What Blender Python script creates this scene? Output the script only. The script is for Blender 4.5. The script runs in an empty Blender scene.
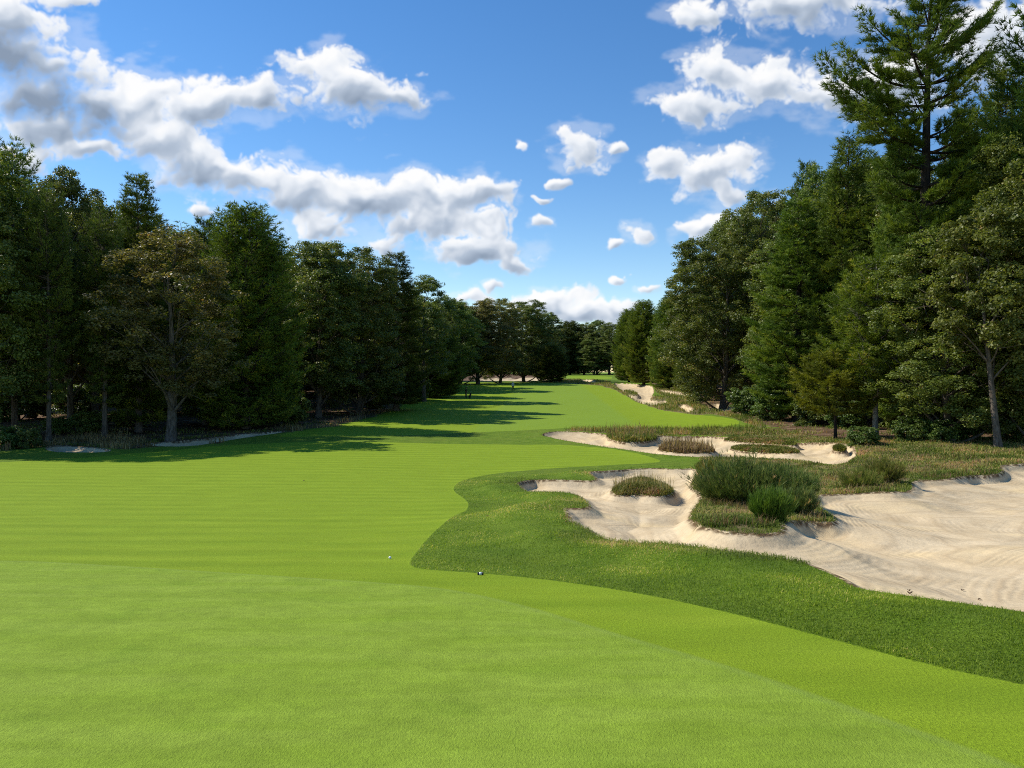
import bpy, bmesh, math, random
import numpy as np
from mathutils import Vector, Matrix

SC = bpy.context.scene
COL = SC.collection
RNG = np.random.default_rng(11)
random.seed(5)

# ------------------------------------------------------------------ camera
F_PX, W_PX, H_PX, HORIZON = 770.0, 1024, 768, 372.0
CAM_Z = 2.0
PITCH = -math.atan((384.0 - HORIZON) / F_PX)
cam_data = bpy.data.cameras.new('camera')
cam = bpy.data.objects.new('camera', cam_data)
COL.objects.link(cam)
cam_data.sensor_width = 36.0
cam_data.lens = F_PX / W_PX * 36.0
cam_data.clip_start = 0.1
cam_data.clip_end = 20000
cam.location = (0, 0, CAM_Z)
cam.rotation_euler = (math.pi / 2 + PITCH, 0, 0)
SC.camera = cam

SUN_AZ = math.radians(-72)      # compass angle from +Y towards +X
SUN_EL = math.radians(44)
SUN_DIR = Vector((math.sin(SUN_AZ) * math.cos(SUN_EL), math.cos(SUN_AZ) * math.cos(SUN_EL), math.sin(SUN_EL)))


def ray(px, py):
    u = (px - 512.0) / F_PX
    v = (384.0 - py) / F_PX
    c, s = math.cos(PITCH), math.sin(PITCH)
    return np.array([u, c - s * v, s + c * v])      # forward rotated by the pitch


# ------------------------------------------------------------------ noise
def _hash(ix, iy, seed):
    h = (ix.astype(np.int64) * 374761393 + iy.astype(np.int64) * 668265263 + seed * 1442695041) & 0xFFFFFFFF
    h = ((h ^ (h >> 13)) * 1274126177) & 0xFFFFFFFF
    return ((h ^ (h >> 16)) & 0xFFFF) / 65535.0


def vnoise(x, y, seed=0):
    ix, iy = np.floor(x), np.floor(y)
    fx, fy = x - ix, y - iy
    fx = fx * fx * (3 - 2 * fx); fy = fy * fy * (3 - 2 * fy)
    ix = ix.astype(np.int64); iy = iy.astype(np.int64)
    a = _hash(ix, iy, seed); b = _hash(ix + 1, iy, seed)
    c = _hash(ix, iy + 1, seed); d = _hash(ix + 1, iy + 1, seed)
    return (a * (1 - fx) + b * fx) * (1 - fy) + (c * (1 - fx) + d * fx) * fy - 0.5


def fbm(x, y, seed=0, o=4):
    r = 0; a = 1.0
    for k in range(o):
        r = r + a * vnoise(x * 2 ** k + 17.3 * k, y * 2 ** k - 9.1 * k, seed + k); a *= 0.5
    return r


def smooth(a, b, x):
    t = np.clip((x - a) / (b - a), 0, 1)
    return t * t * (3 - 2 * t)


# ------------------------------------------------------------------ terrain without bunkers
_PY = np.array([-60, 0, 4, 8, 12, 15, 20, 25, 30, 40, 50, 60, 80, 100, 130, 160, 200, 230, 260, 300, 350, 500, 900, 6000], float)
_PH = np.array([1.9, 1.95, 2.05, 2.38, 2.85, 3.15, 3.6, 4.0, 4.3, 4.7, 4.9, 4.95, 4.75, 4.45, 4.0, 3.5, 2.8, 2.35, 1.95, 1.5, 1.1, 0.8, 1.0, 1.0])
_yy = np.concatenate([np.linspace(-60, 400, 4601), np.linspace(401, 6000, 2000)])
_hh = np.interp(_yy, _PY, _PH)
_k = np.hanning(61); _k /= _k.sum()
_hs = _hh.copy()
_hs[30:4570] = np.convolve(_hh, _k, 'same')[30:4570]


def base_h(X, Y):
    X = np.asarray(X, float); Y = np.asarray(Y, float)
    z = CAM_Z - np.interp(Y, _yy, _hs)
    z = z + 0.75 * smooth(13, 25, X) * smooth(26, 44, Y) * (1 - smooth(75, 110, Y))          # bank under the right wood
    z = z + 0.5 * smooth(26, 40, -X) * smooth(40, 60, Y) * (1 - smooth(90, 140, Y))
    z = z + 0.28 * np.exp(-((X - 0.9) / 2.2) ** 2 - ((Y - 16.5) / 3.0) ** 2)                 # hump of rough at the bunker
    z = z + 0.22 * np.exp(-((X - 4.6) / 2.2) ** 2 - ((Y - 13.2) / 1.6) ** 2)
    rz = smooth(-2.5, .5, X + .06 * (Y - 12)) * smooth(10, 13, Y) * (1 - smooth(26, 34, Y))
    z = z + rz * .15 * fbm(X / 2.4, Y / 2.4, 19, 2)
    far = smooth(10, 40, Y)
    z = z + far * 0.16 * fbm(X / 14.0, Y / 14.0, 3, 3)
    return z


LIP = 0.10


def at(px, py, dz=0.0):
    """World point where the line of sight through a photo pixel meets the ground."""
    d = ray(px, py)
    t = np.concatenate([np.linspace(1.5, 60, 3000), np.linspace(60.1, 700, 5000)])
    X, Y, Z = d[0] * t, d[1] * t, CAM_Z + d[2] * t
    g = base_h(X, Y) + dz
    below = np.nonzero(Z < g)[0]
    i = below[0] if len(below) else len(t) - 1
    if i > 0 and len(below):
        a0 = Z[i - 1] - g[i - 1]; a1 = Z[i] - g[i]
        w = a0 / (a0 - a1)
        tt = t[i - 1] * (1 - w) + t[i] * w
    else:
        tt = t[i]
    return d[0] * tt, d[1] * tt


def curve(pts, n=2):
    """Chaikin smoothing of a closed outline."""
    p = np.array(pts, float)
    for _ in range(n):
        q = np.roll(p, -1, 0)
        p = np.stack([0.75 * p + 0.25 * q, 0.25 * p + 0.75 * q], 1).reshape(-1, 2)
    return p


def poly(px, extra=(), dz=0.0, n=2):
    w = [at(a, b, dz) for a, b in px] + list(extra)
    return curve(w, n)


def sdist(P, X, Y, margin=1e9):
    """Signed distance (inside positive) to a closed outline; far outside it is only -margin."""
    out = np.full(X.shape, -margin)
    lo = P.min(0) - margin; hi = P.max(0) + margin
    m = (X > lo[0]) & (X < hi[0]) & (Y > lo[1]) & (Y < hi[1])
    x = X[m]; y = Y[m]
    if x.size == 0:
        return out
    best = np.full(x.shape, 1e18); ins = np.zeros(x.shape, bool)
    Q = np.roll(P, -1, 0)
    for (ax, ay), (bx, by) in zip(P, Q):
        ex, ey = bx - ax, by - ay
        wx, wy = x - ax, y - ay
        t = np.clip((wx * ex + wy * ey) / (ex * ex + ey * ey + 1e-12), 0, 1)
        best = np.minimum(best, (wx - t * ex) ** 2 + (wy - t * ey) ** 2)
        c = (ay > y) != (by > y)
        if abs(ey) > 1e-12:
            ins ^= c & (x < ex * (y - ay) / ey + ax)
    d = np.sqrt(best)
    out[m] = np.where(ins, d, -d)
    return out


# ------------------------------------------------------------------ outlines (traced, laid on the ground)
SAND = {}
SAND['lower'] = poly([(513, 483), (521, 490.5), (535, 492), (552, 491.5), (572, 493.5), (581, 498), (585, 504), (588, 508), (575, 508), (560, 507), (563, 516), (574, 523), (586, 530), (603, 540),
    (625, 541.5), (660, 543), (690, 546), (717, 550), (750, 553.5), (778, 557), (800, 562), (820, 569), (838, 577), (851, 587), (880, 592), (906, 596), (960, 602), (1024, 611), (1110, 626), (1200, 610), (1220, 540),
    (1180, 480), (1100, 464), (1040, 462), (1012, 464), (998, 465), (1003, 472), (990, 475), (971, 475), (937, 480), (909, 481), (912, 490), (895, 492), (878, 492), (840, 494), (808, 495),
    (812, 506), (826, 512), (838, 522), (815, 521), (786, 519), (781, 529), (765, 534), (724, 531), (692, 524), (696, 508), (705, 498), (692, 485), (699, 475), (696, 468), (678, 469),
    (655, 468), (629, 469), (600, 471), (588, 471.5), (592, 476), (598, 481), (575, 480), (549, 479.5), (530, 479)], dz=LIP)
SAND['upper'] = poly([(540, 434.5), (551, 431), (584, 431.5), (610, 434), (640, 435.5), (690, 435), (724, 436), (745, 440), (763, 441), (798, 442), (830, 442), (852, 444), (858, 451), (856, 459), (838, 465),
    (824, 464), (800, 460), (760, 458), (724, 457), (694, 457), (670, 455), (650, 453.5), (620, 448.5), (588, 444), (565, 440.5), (548, 437)], dz=LIP)
SAND['far_right'] = poly([(611, 382.5), (630, 383), (652, 385), (655, 391), (651, 396), (668, 400), (664, 404), (648, 405), (632, 399), (622, 391)], dz=LIP, n=1)
SAND['far_right_strip'] = poly([(656, 388.5), (690, 393), (692, 397), (662, 392.5)], dz=LIP, n=1)
SAND['far_right_small'] = poly([(674, 404), (686, 404), (697, 410.5), (684, 412.5)], dz=LIP, n=1)
SAND['far_right_oak'] = poly([(702, 404), (722, 403), (738, 407), (728, 411), (708, 411)], dz=LIP, n=1)
SAND['far_end'] = poly([(578, 379), (588, 379), (597, 381), (594, 383), (584, 381.5)], dz=LIP, n=1)
SAND['left_near'] = poly([(43, 447), (60, 445), (90, 447), (112, 449), (110, 452), (80, 452.5), (50, 452)], dz=LIP, n=1)
SAND['left_far'] = poly([(140, 444), (165, 442), (200, 439), (235, 434.5), (262, 432), (292, 430.5), (278, 433), (245, 437.5), (218, 442), (195, 446), (160, 446.5)], dz=LIP, n=1)
SAND['gap'] = poly([(470, 378.5), (500, 377.5), (548, 377.5), (552, 380), (530, 381), (470, 380.5)], dz=LIP, n=1)

ISLES = {}
ISLES['small'] = poly([(613, 487), (624, 481), (645, 479), (660, 481.5), (670, 485), (673, 491), (655, 493), (640, 491), (625, 492), (614, 491.5)], dz=LIP + .1)
ISLES['tuft'] = poly([(605, 436), (615, 432), (640, 431), (655, 435), (657, 440), (635, 442), (615, 441)], dz=LIP)
ISLES['flat'] = poly([(659, 447), (672, 443.5), (695, 445), (716, 450), (712, 453), (680, 453), (660, 451)], dz=LIP)
ISLES['back'] = poly([(721, 439.3), (740, 438), (768, 439.5), (798, 443), (795, 445), (760, 442.8), (735, 441.3)], dz=LIP)
ISLES['front'] = poly([(729, 448), (742, 446.3), (780, 447.5), (799, 450.5), (800, 453.3), (770, 453), (740, 451)], dz=LIP)
ISLES['chip'] = poly([(833, 448), (845, 448), (846, 451), (835, 451)], dz=LIP, n=1)
ISLES['far_a'] = poly([(622, 391), (634, 391), (640, 395), (630, 395)], dz=LIP, n=1)
ISLES['far_b'] = poly([(650, 397), (668, 397), (664, 401), (652, 400)], dz=LIP, n=1)

FAIR = [poly([(-500, 480), (0, 463), (150, 453), (240, 444), (330, 441), (430, 443.5), (500, 444.5), (564, 444.8), (610, 450), (645, 456), (662, 460.5), (655, 463), (610, 465), (575, 467), (530, 470), (491, 473.6),
    (462, 480), (452, 487), (455, 493), (466, 500), (469, 506), (462, 513), (445, 522), (430, 535), (418, 550), (409, 561), (411, 567), (430, 570), (479, 573), (552, 580), (644, 594), (735, 615), (827, 639), (948, 670),
    (1024, 685), (1150, 715)], [(8, 3), (12, -50), (-60, -50), (-60, 10)], n=2),
    poly([(428, 386), (450, 383.5), (500, 382.5), (545, 382.5), (580, 384), (608, 386.5), (622, 392), (634, 400), (648, 406), (680, 413), (715, 416), (742, 421), (735, 426), (700, 427.5), (640, 427.5), (580, 427.5),
    (548, 429), (500, 431.5), (440, 434), (380, 436), (330, 436), (270, 438), (300, 431), (345, 424), (385, 414), (404, 404), (420, 394)]),
    poly([(560, 376), (612, 376), (612, 379.5), (575, 378.6), (556, 378.6)], n=1)]
GREEN = poly([(-500, 556), (0, 559.5), (120, 566), (244, 574), (400, 584), (455, 590), (530, 607), (601, 630), (741, 670), (820, 697), (1010, 764), (1100, 800)],
    [(3.0, 3.0), (4, -20), (-30, -20), (-30, 8)], n=2)
NATIVE = [poly([(697, 457.5), (724, 457), (760, 458), (800, 460), (828, 466), (838, 466), (856, 459), (858, 452), (852, 444), (850, 440), (900, 436), (1024, 436), (1100, 436)], [(60, 50), (60, 36), (45, 30)] + [at(a, b, LIP) for a, b in
    [(1180, 480), (1100, 464), (1024, 464), (998, 465), (1003, 475), (971, 476), (937, 482), (909, 482), (913, 493), (878, 494), (808, 497), (814, 507), (837, 523), (815, 523), (788, 520), (781, 531), (765, 536), (724, 534), (689, 527), (695, 508), (704, 498), (690, 485), (698, 475)]], dz=LIP, n=1),
    poly([(555, 429.5), (600, 428.5), (700, 428), (740, 427), (770, 430), (800, 436), (800, 441), (763, 441), (724, 437), (690, 436), (640, 437), (584, 432.5)], n=1),
    poly([(556, 379), (575, 379), (611, 381), (611, 386), (580, 384), (556, 382.5)], n=1),
    poly([(600, 386.2), (611, 383), (622, 391), (634, 399.5), (650, 405.5), (664, 404), (672, 408), (676, 405), (690, 412), (720, 414), (690, 415), (660, 410), (640, 404), (625, 396), (614, 389)], n=1),
    poly([(655, 386), (692, 394), (702, 410), (742, 415), (768, 427), (762, 430), (744, 421), (716, 414.5), (682, 411.5), (666, 404), (668, 398), (655, 392)], n=1),
    poly([(735, 427), (770, 429), (800, 434), (856, 440), (858, 447), (800, 443), (763, 441)], n=1),
    poly([(30, 446), (60, 436), (140, 436), (140, 447), (112, 449), (90, 447), (60, 444.6), (42, 450)], n=1)]
FLOOR = [poly([(-300, 458), (0, 451), (40, 447), (120, 451), (140, 448), (195, 447), (245, 438), (290, 431), (330, 427), (375, 417), (405, 403), (421, 392), (426, 386), (432, 382), (480, 381), (548, 380.5), (556, 377)],
    [(30, 420), (-300, 420), (-300, 60)], n=1),
    poly([(612, 377), (655, 384), (692, 394), (702, 410), (740, 416), (765, 427), (800, 436), (850, 441), (900, 439), (1024, 439), (1150, 440)], [(120, 50), (300, 300), (60, 420)], n=1)]


def zones(X, Y):
    n1 = fbm(X * 1.1, Y * 1.1, 21, 4)
    n2 = fbm(X * 0.35, Y * 0.35, 31, 3)
    near = 1 - smooth(60, 120, Y)
    dS = np.full(X.shape, -4.0); sid = np.zeros(X.shape, int)
    for k, (nm, P) in enumerate(SAND.items()):
        d = sdist(P, X, Y, 4.0)
        if nm in ('lower', 'upper'):
            d = d + 0.10 * n1 * (0.6 + 0.4 * near)
        sid = np.where(d > dS, k, sid)
        dS = np.maximum(dS, d)
    dI = np.full(X.shape, -4.0)
    for nm, P in ISLES.items():
        dI = np.maximum(dI, sdist(P, X, Y, 4.0) + 0.08 * n1)
    dS = np.minimum(dS, -dI)
    dF = np.full(X.shape, -4.0)
    for P in FAIR:
        dF = np.maximum(dF, sdist(P, X, Y, 4.0))
    dF = dF + 0.05 * n2 * smooth(20, 60, Y) * 6
    dG = sdist(GREEN, X, Y, 4.0)
    dN = dI.copy()
    for P in NATIVE:
        dN = np.maximum(dN, sdist(P, X, Y, 4.0) + 0.35 * n1 * smooth(18, 40, Y))
    dP = np.full(X.shape, -4.0)
    for P in FLOOR:
        dP = np.maximum(dP, sdist(P, X, Y, 4.0) + 1.2 * n2)
    return dS, dF, dG, dN, dP, dI, sid


def relief(X, Y, dS, dI):
    """Height added by bunker lips, faces and sand floors."""
    sz = 1.0 + 1.0 * smooth(35, 90, Y)            # far bunkers are cut deeper
    out = LIP * np.exp(-np.maximum(-dS, 0) ** 2 / 1.1 ** 2)
    out = out + .10 * np.exp(-((dS + .9) / .45) ** 2) * (dS < 0) * (1 - smooth(30, 45, Y))
    out = out + 0.10 * smooth(-0.15, 0.6, dI) * (dI > -1)
    cut = np.clip(.5 + 1.0 * fbm(X * .45, Y * .45, 61, 3), .45, .85)
    drop = 0.40 * cut * smooth(0.0, 0.24 + .40 * (1 - cut), dS) + (.36 - .26 * cut) * smooth(0.1, 2.4, dS)
    und = smooth(0.2, 1.5, dS) * (0.06 * fbm(X / 3.0, Y / 3.0, 71, 3))
    return np.where(dS > 0, LIP, out) - drop * sz + und - smooth(-0.05, 0.05, dS) * 0.0


def ground_z(X, Y):
    X = np.atleast_1d(np.asarray(X, float)); Y = np.atleast_1d(np.asarray(Y, float))
    dS, dF, dG, dN, dP, dI, sid = zones(X, Y)
    return base_h(X, Y) + relief(X, Y, dS, dI)


# ------------------------------------------------------------------ node helpers
def nt(mat_or_world):
    t = mat_or_world.node_tree
    return t, t.nodes, t.links


class G:
    """A small expression builder for shader graphs."""
    def __init__(self, tree):
        self.t = tree; self.n = tree.nodes; self.l = tree.links

    def put(self, sock, v):
        if isinstance(v, bpy.types.NodeSocket):
            self.l.new(v, sock)
        elif v is not None:
            try:
                sock.default_value = v
            except TypeError:
                sock.default_value = (v, v, v)

    def m(self, op, a, b=None, c=None, clamp=False):
        x = self.n.new('ShaderNodeMath'); x.operation = op; x.use_clamp = clamp
        self.put(x.inputs[0], a)
        if b is not None: self.put(x.inputs[1], b)
        if c is not None: self.put(x.inputs[2], c)
        return x.outputs[0]

    def attr(self, name):
        x = self.n.new('ShaderNodeAttribute'); x.attribute_name = name
        return x.outputs['Fac']

    def noise(self, vec, scale, detail=3, rough=.55, dist=0.0):
        x = self.n.new('ShaderNodeTexNoise')
        if vec is not None: self.l.new(vec, x.inputs['Vector'])
        x.inputs['Scale'].default_value = scale; x.inputs['Detail'].default_value = detail
        x.inputs['Roughness'].default_value = rough; x.inputs['Distortion'].default_value = dist
        return x.outputs['Fac']

    def step(self, v, a, b):
        x = self.n.new('ShaderNodeMapRange'); x.interpolation_type = 'SMOOTHSTEP'
        self.put(x.inputs[0], v); x.inputs[1].default_value = a; x.inputs[2].default_value = b
        return x.outputs[0]

    def mix(self, f, a, b, blend='MIX'):
        x = self.n.new('ShaderNodeMix'); x.data_type = 'RGBA'; x.blend_type = blend
        self.put(x.inputs[0], f)
        for s, v in ((x.inputs[6], a), (x.inputs[7], b)):
            if isinstance(v, tuple) and len(v) == 3: v = (*v, 1)
            self.put(s, v)
        return x.outputs[2]

    def ramp(self, f, stops):
        x = self.n.new('ShaderNodeValToRGB'); self.put(x.inputs[0], f)
        e = x.color_ramp.elements
        while len(e) < len(stops): e.new(0.5)
        for el, (p, c) in zip(e, stops):
            el.position = p; el.color = (*c, 1)
        return x.outputs[0]

    def mapv(self, vec, loc=(0, 0, 0), rot=(0, 0, 0), sc=(1, 1, 1), kind='POINT'):
        x = self.n.new('ShaderNodeMapping'); x.vector_type = kind
        self.l.new(vec, x.inputs[0])
        x.inputs[1].default_value = loc; x.inputs[2].default_value = rot; x.inputs[3].default_value = sc
        return x.outputs[0]


def new_mat(name):
    m = bpy.data.materials.new(name); m.use_nodes = True
    m.node_tree.nodes.clear()
    return m, G(m.node_tree)


def finish(g, shader):
    o = g.n.new('ShaderNodeOutputMaterial'); g.l.new(shader, o.inputs[0])


def principled(g, col, rough=.9, spec=.2, normal=None):
    p = g.n.new('ShaderNodeBsdfPrincipled')
    g.put(p.inputs['Base Color'], (*col, 1) if isinstance(col, tuple) and len(col) == 3 else col)
    g.put(p.inputs['Roughness'], rough); g.put(p.inputs['Specular IOR Level'], spec)
    if normal is not None: g.l.new(normal, p.inputs['Normal'])
    return p.outputs[0]


def bump(g, height, strength, dist):
    b = g.n.new('ShaderNodeBump'); g.put(b.inputs['Height'], height)
    g.put(b.inputs['Strength'], strength); b.inputs['Distance'].default_value = dist
    return b.outputs[0]


def plain(name, col, rough=.6, spec=.4, var=.25, scale=8):
    m, g = new_mat(name)
    geo = g.n.new('ShaderNodeTexCoord')
    n = g.noise(geo.outputs['Object'], scale, 3)
    c = g.mix(n, tuple(x * (1 - var) for x in col), tuple(min(1, x * (1 + var)) for x in col))
    finish(g, principled(g, c, rough, spec))
    return m


# ------------------------------------------------------------------ cumulus field, computed over azimuth and elevation
CL_W, CL_H = 1700, 700
CL_AZ0, CL_AZ1, CL_EL0, CL_EL1 = -.95, .95, -.06, .72


def blur(a, r):
    """Three box blurs, close to a Gaussian."""
    for _ in range(3):
        for ax in (0, 1):
            p = np.concatenate([np.repeat(a.take([0], ax), r + 1, ax), a, np.repeat(a.take([-1], ax), r, ax)], ax)
            cs = np.cumsum(p, ax)
            n = a.shape[ax]
            hi = cs.take(np.arange(2 * r + 1, 2 * r + 1 + n), ax); lo = cs.take(np.arange(0, n), ax)
            a = (hi - lo) / (2 * r + 1)
    return a


def cloud_field():
    az = np.linspace(CL_AZ0, CL_AZ1, CL_W)[None, :].repeat(CL_H, 0)
    el = np.linspace(CL_EL0, CL_EL1, CL_H)[:, None].repeat(CL_W, 1)
    # angles -> photo-like coordinates of the direction (only used to place the clouds in the sky)
    tx = np.tan(az); tz = np.tan(el) / np.cos(az)
    c, s = math.cos(PITCH), math.sin(PITCH)
    dep = c + s * tz
    PX = 512 + F_PX * tx / dep
    PYY = 384 - F_PX * (c * tz - s) / dep
    wx = fbm(PX / 26, PYY / 26, 3, 4); wy = fbm(PX / 26, PYY / 26, 9, 4)
    qx = PX + 17 * wx; qy = PYY + 13 * wy
    # x, y, rx, ry, tilt, how grey its belly is
    B = [(38, 66, 100, 60, 28, 1.4), (-25, 30, 80, 60, 10, 1.4), (100, 108, 42, 34, 20, 1.2), (40, 95, 80, 40, 5, 1.3), (45, 125, 75, 22, 5, .3), (25, 160, 46, 16, 0, .1), (-70, 110, 80, 60, 0, .6), (90, 150, 40, 14, 0, .2),
         (140, 108, 40, 40, 0, .3), (160, 90, 26, 20, 0, .1), (205, 104, 56, 32, 0, .35), (262, 98, 46, 26, 0, .35), (318, 66, 42, 28, 0, .1), (350, 90, 64, 30, 12, .5), (395, 100, 34, 17, 10, .6),
         (165, 140, 40, 24, 20, .3), (190, 162, 58, 30, 25, .55), (240, 180, 50, 28, 20, .5), (295, 188, 66, 28, 8, .5), (355, 198, 64, 26, 5, .45), (425, 192, 66, 22, 2, .4), (482, 190, 38, 14, 0, .3), (440, 220, 70, 24, 8, .35),
         (480, 248, 60, 22, 8, .35), (514, 264, 30, 12, 5, .4), (322, 226, 46, 20, 0, .2), (380, 243, 28, 12, 10, .4), (198, 214, 16, 7, 0, .2),
         (800, 0, 128, 30, 0, .45), (695, 14, 34, 18, 0, .1), (720, 70, 48, 34, 20, .2), (705, 106, 56, 18, 0, .3), (770, 84, 40, 30, 0, .2), (850, 90, 76, 30, 0, .4), (900, 78, 50, 32, 0, .3), (985, 40, 60, 46, 0, .3),
         (706, 172, 52, 26, 10, .35), (668, 162, 26, 20, 0, .1), (744, 162, 28, 18, -20, .1), (728, 192, 36, 16, 20, .3), (712, 230, 38, 18, -15, .1), 
         (582, 148, 36, 25, 10, .3), (614, 152, 13, 9, 0, .1), (558, 181, 12, 6, 0, .1), (522, 148, 6, 3.5, 0, .1), (541, 222, 13, 8, 10, .2), (545, 199, 7, 4, 0, .1), (636, 232, 20, 11, 10, .2), (611, 242, 9, 5, 0, .2),
         (543, 300, 44, 12, 0, .2), (587, 313, 42, 15, 8, .3), (620, 306, 22, 9, 0, .2), (490, 288, 14, 6, 0, .1), (616, 280, 9, 5, 0, .1), (653, 284, 16, 6, 0, .1), (60, -4, 26, 12, 0, .2), (470, 300, 20, 8, 0, .2),
         (-260, 180, 160, 40, 0, .4), (-380, 60, 120, 50, 10, .6), (1180, 190, 120, 40, 0, .3), (1330, 60, 150, 60, 0, .6), (1120, 90, 60, 40, 0, .3), (200, -160, 160, 50, 0, .5), (620, -200, 120, 40, 0, .5), (1000, -170, 150, 50, 0, .5)]
    acc = np.full(PX.shape, 9.0); belly = np.zeros(PX.shape); wsum = np.full(PX.shape, 1e-6)
    for (cx, cy, rx, ry, rot, bl) in B:
        a = math.radians(rot); ca, sa = math.cos(a), math.sin(a)
        dx, dy = qx - cx, qy - cy
        u = (dx * ca + dy * sa) / rx; v = (-dx * sa + dy * ca) / ry
        ln = np.sqrt(u * u + v * v)
        h = np.clip(.5 + .5 * (acc - ln) / .22, 0, 1)
        acc = acc * (1 - h) + ln * h - .22 * h * (1 - h)
        w = np.clip(1.25 - ln, 0, 1) ** 2
        # the belly sits below the middle, away from the sun
        belly += w * bl * smooth(-.75, .55, v + .25 * u); wsum += w
    belly = belly / np.maximum(wsum, .02)
    base = 1 - acc
    bn = np.zeros(PX.shape); amp = 1; tot = 0
    for k, sc in enumerate((30, 15, 7.5, 3.8, 1.9)):
        bn += amp * (np.abs(vnoise(qx / sc + 31 * k, qy / (sc * .85) + 13 * k, 50 + k)) * 2); tot += amp; amp *= .62
    bn = bn / tot
    wisp = fbm(PX / 60, PYY / 40, 88, 6)
    D = base + 1.05 * (bn - .40) + .42 * wisp
    Dw = D + .12 * fbm(PX / 5, PYY / 5, 77, 4) - .01
    wd = .38 + .50 * smooth(.15, .8, belly)
    alpha = np.clip((Dw + .02) / wd, 0, 1); alpha = (alpha * alpha * (3 - 2 * alpha)) ** .8
    thin = smooth(-.25, .30, base + .9 * fbm(PX / 30, PYY / 14, 91, 6)) * .24
    T = np.clip(D, 0, 1.1)
    def relf(h, r, k):
        gy, gx = np.gradient(blur(h, r))
        return (gx * .55 - gy * .83) * k
    # light comes from the upper left: brighter where the cloud thickens towards lower right
    L = relf(D, 1, 1.3) + relf(D, 3, 3.8) + relf(T, 8, 8) + relf(T, 20, 14)
    mid = np.abs(vnoise(qx / 20 + 5, qy / 15 + 3, 61)) * 2 + .6 * np.abs(vnoise(qx / 10 + 9, qy / 8 + 1, 62)) * 2 + .35 * np.abs(vnoise(qx / 5, qy / 4.2, 63)) * 2
    lit = .70 + .26 * (blur(mid, 1) - .5) + .62 * L - .64 * belly * smooth(.10, .60, blur(T, 5)) + .10 * (1 - smooth(0, .6, T)) - .06 * smooth(.5, 1.1, T) - .10 * (bn - .4)
    edge = smooth(0, .04, az - CL_AZ0) * smooth(0, .04, CL_AZ1 - az) * smooth(0, .05, CL_EL1 - el)
    alpha = np.clip(np.maximum(alpha * .985, thin * (1 - alpha)), 0, 1) * edge
    return alpha, np.clip(lit, 0, 1)


# ------------------------------------------------------------------ world: daylight sky with cumulus
def make_world():
    w = bpy.data.worlds.new('World'); SC.world = w; w.use_nodes = True
    w.node_tree.nodes.clear()
    g = G(w.node_tree)
    sky = g.n.new('ShaderNodeTexSky'); sky.sky_type = 'NISHITA'; sky.sun_disc = False
    sky.sun_elevation = SUN_EL; sky.sun_rotation = SUN_AZ
    sky.altitude = 300; sky.air_density = 1.0; sky.dust_density = 0.0; sky.ozone_density = 1.6
    skyc = g.n.new('ShaderNodeHueSaturation'); g.l.new(sky.outputs[0], skyc.inputs['Color'])
    skyc.inputs['Hue'].default_value = .504; skyc.inputs['Saturation'].default_value = 1.30
    alpha_px, lit_px = cloud_field()
    img = bpy.data.images.new('cloud_field', CL_W, CL_H, alpha=False, float_buffer=True, is_data=True)
    px = np.ones((CL_H, CL_W, 4), np.float32); px[..., 0] = alpha_px; px[..., 1] = lit_px; px[..., 2] = 0
    img.pixels.foreach_set(px.ravel()); img.update(); img.pack()
    tc = g.n.new('ShaderNodeTexCoord')
    sep = g.n.new('ShaderNodeSeparateXYZ'); g.l.new(tc.outputs['Generated'], sep.inputs[0])
    az = g.m('ARCTAN2', sep.outputs[0], sep.outputs[1]); el = g.m('ARCSINE', sep.outputs[2])
    cmb = g.n.new('ShaderNodeCombineXYZ')
    g.l.new(g.m('DIVIDE', g.m('SUBTRACT', az, CL_AZ0), CL_AZ1 - CL_AZ0), cmb.inputs[0])
    g.l.new(g.m('DIVIDE', g.m('SUBTRACT', el, CL_EL0), CL_EL1 - CL_EL0), cmb.inputs[1])
    it = g.n.new('ShaderNodeTexImage'); it.image = img; it.extension = 'CLIP'; it.interpolation = 'Cubic'; g.l.new(cmb.outputs[0], it.inputs[0])
    sc_ = g.n.new('ShaderNodeSeparateColor'); g.l.new(it.outputs['Color'], sc_.inputs[0])
    alpha, lit = sc_.outputs[0], sc_.outputs[1]
    cloud = g.ramp(lit, [(0, (.26, .33, .44)), (.4, (.46, .54, .66)), (.75, (.84, .88, .94)), (1, (1, 1, 1))])
    b1 = g.n.new('ShaderNodeBackground'); g.l.new(skyc.outputs[0], b1.inputs[0]); b1.inputs[1].default_value = WORLD_STRENGTH
    b2 = g.n.new('ShaderNodeBackground'); g.l.new(cloud, b2.inputs[0]); b2.inputs[1].default_value = CLOUD_STRENGTH
    mx = g.n.new('ShaderNodeMixShader'); g.l.new(alpha, mx.inputs[0])
    g.l.new(b1.outputs[0], mx.inputs[1]); g.l.new(b2.outputs[0], mx.inputs[2])
    o = g.n.new('ShaderNodeOutputWorld'); g.l.new(mx.outputs[0], o.inputs[0])
    w.cycles.sampling_method = 'MANUAL'; w.cycles.sample_map_resolution = 512


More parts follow.
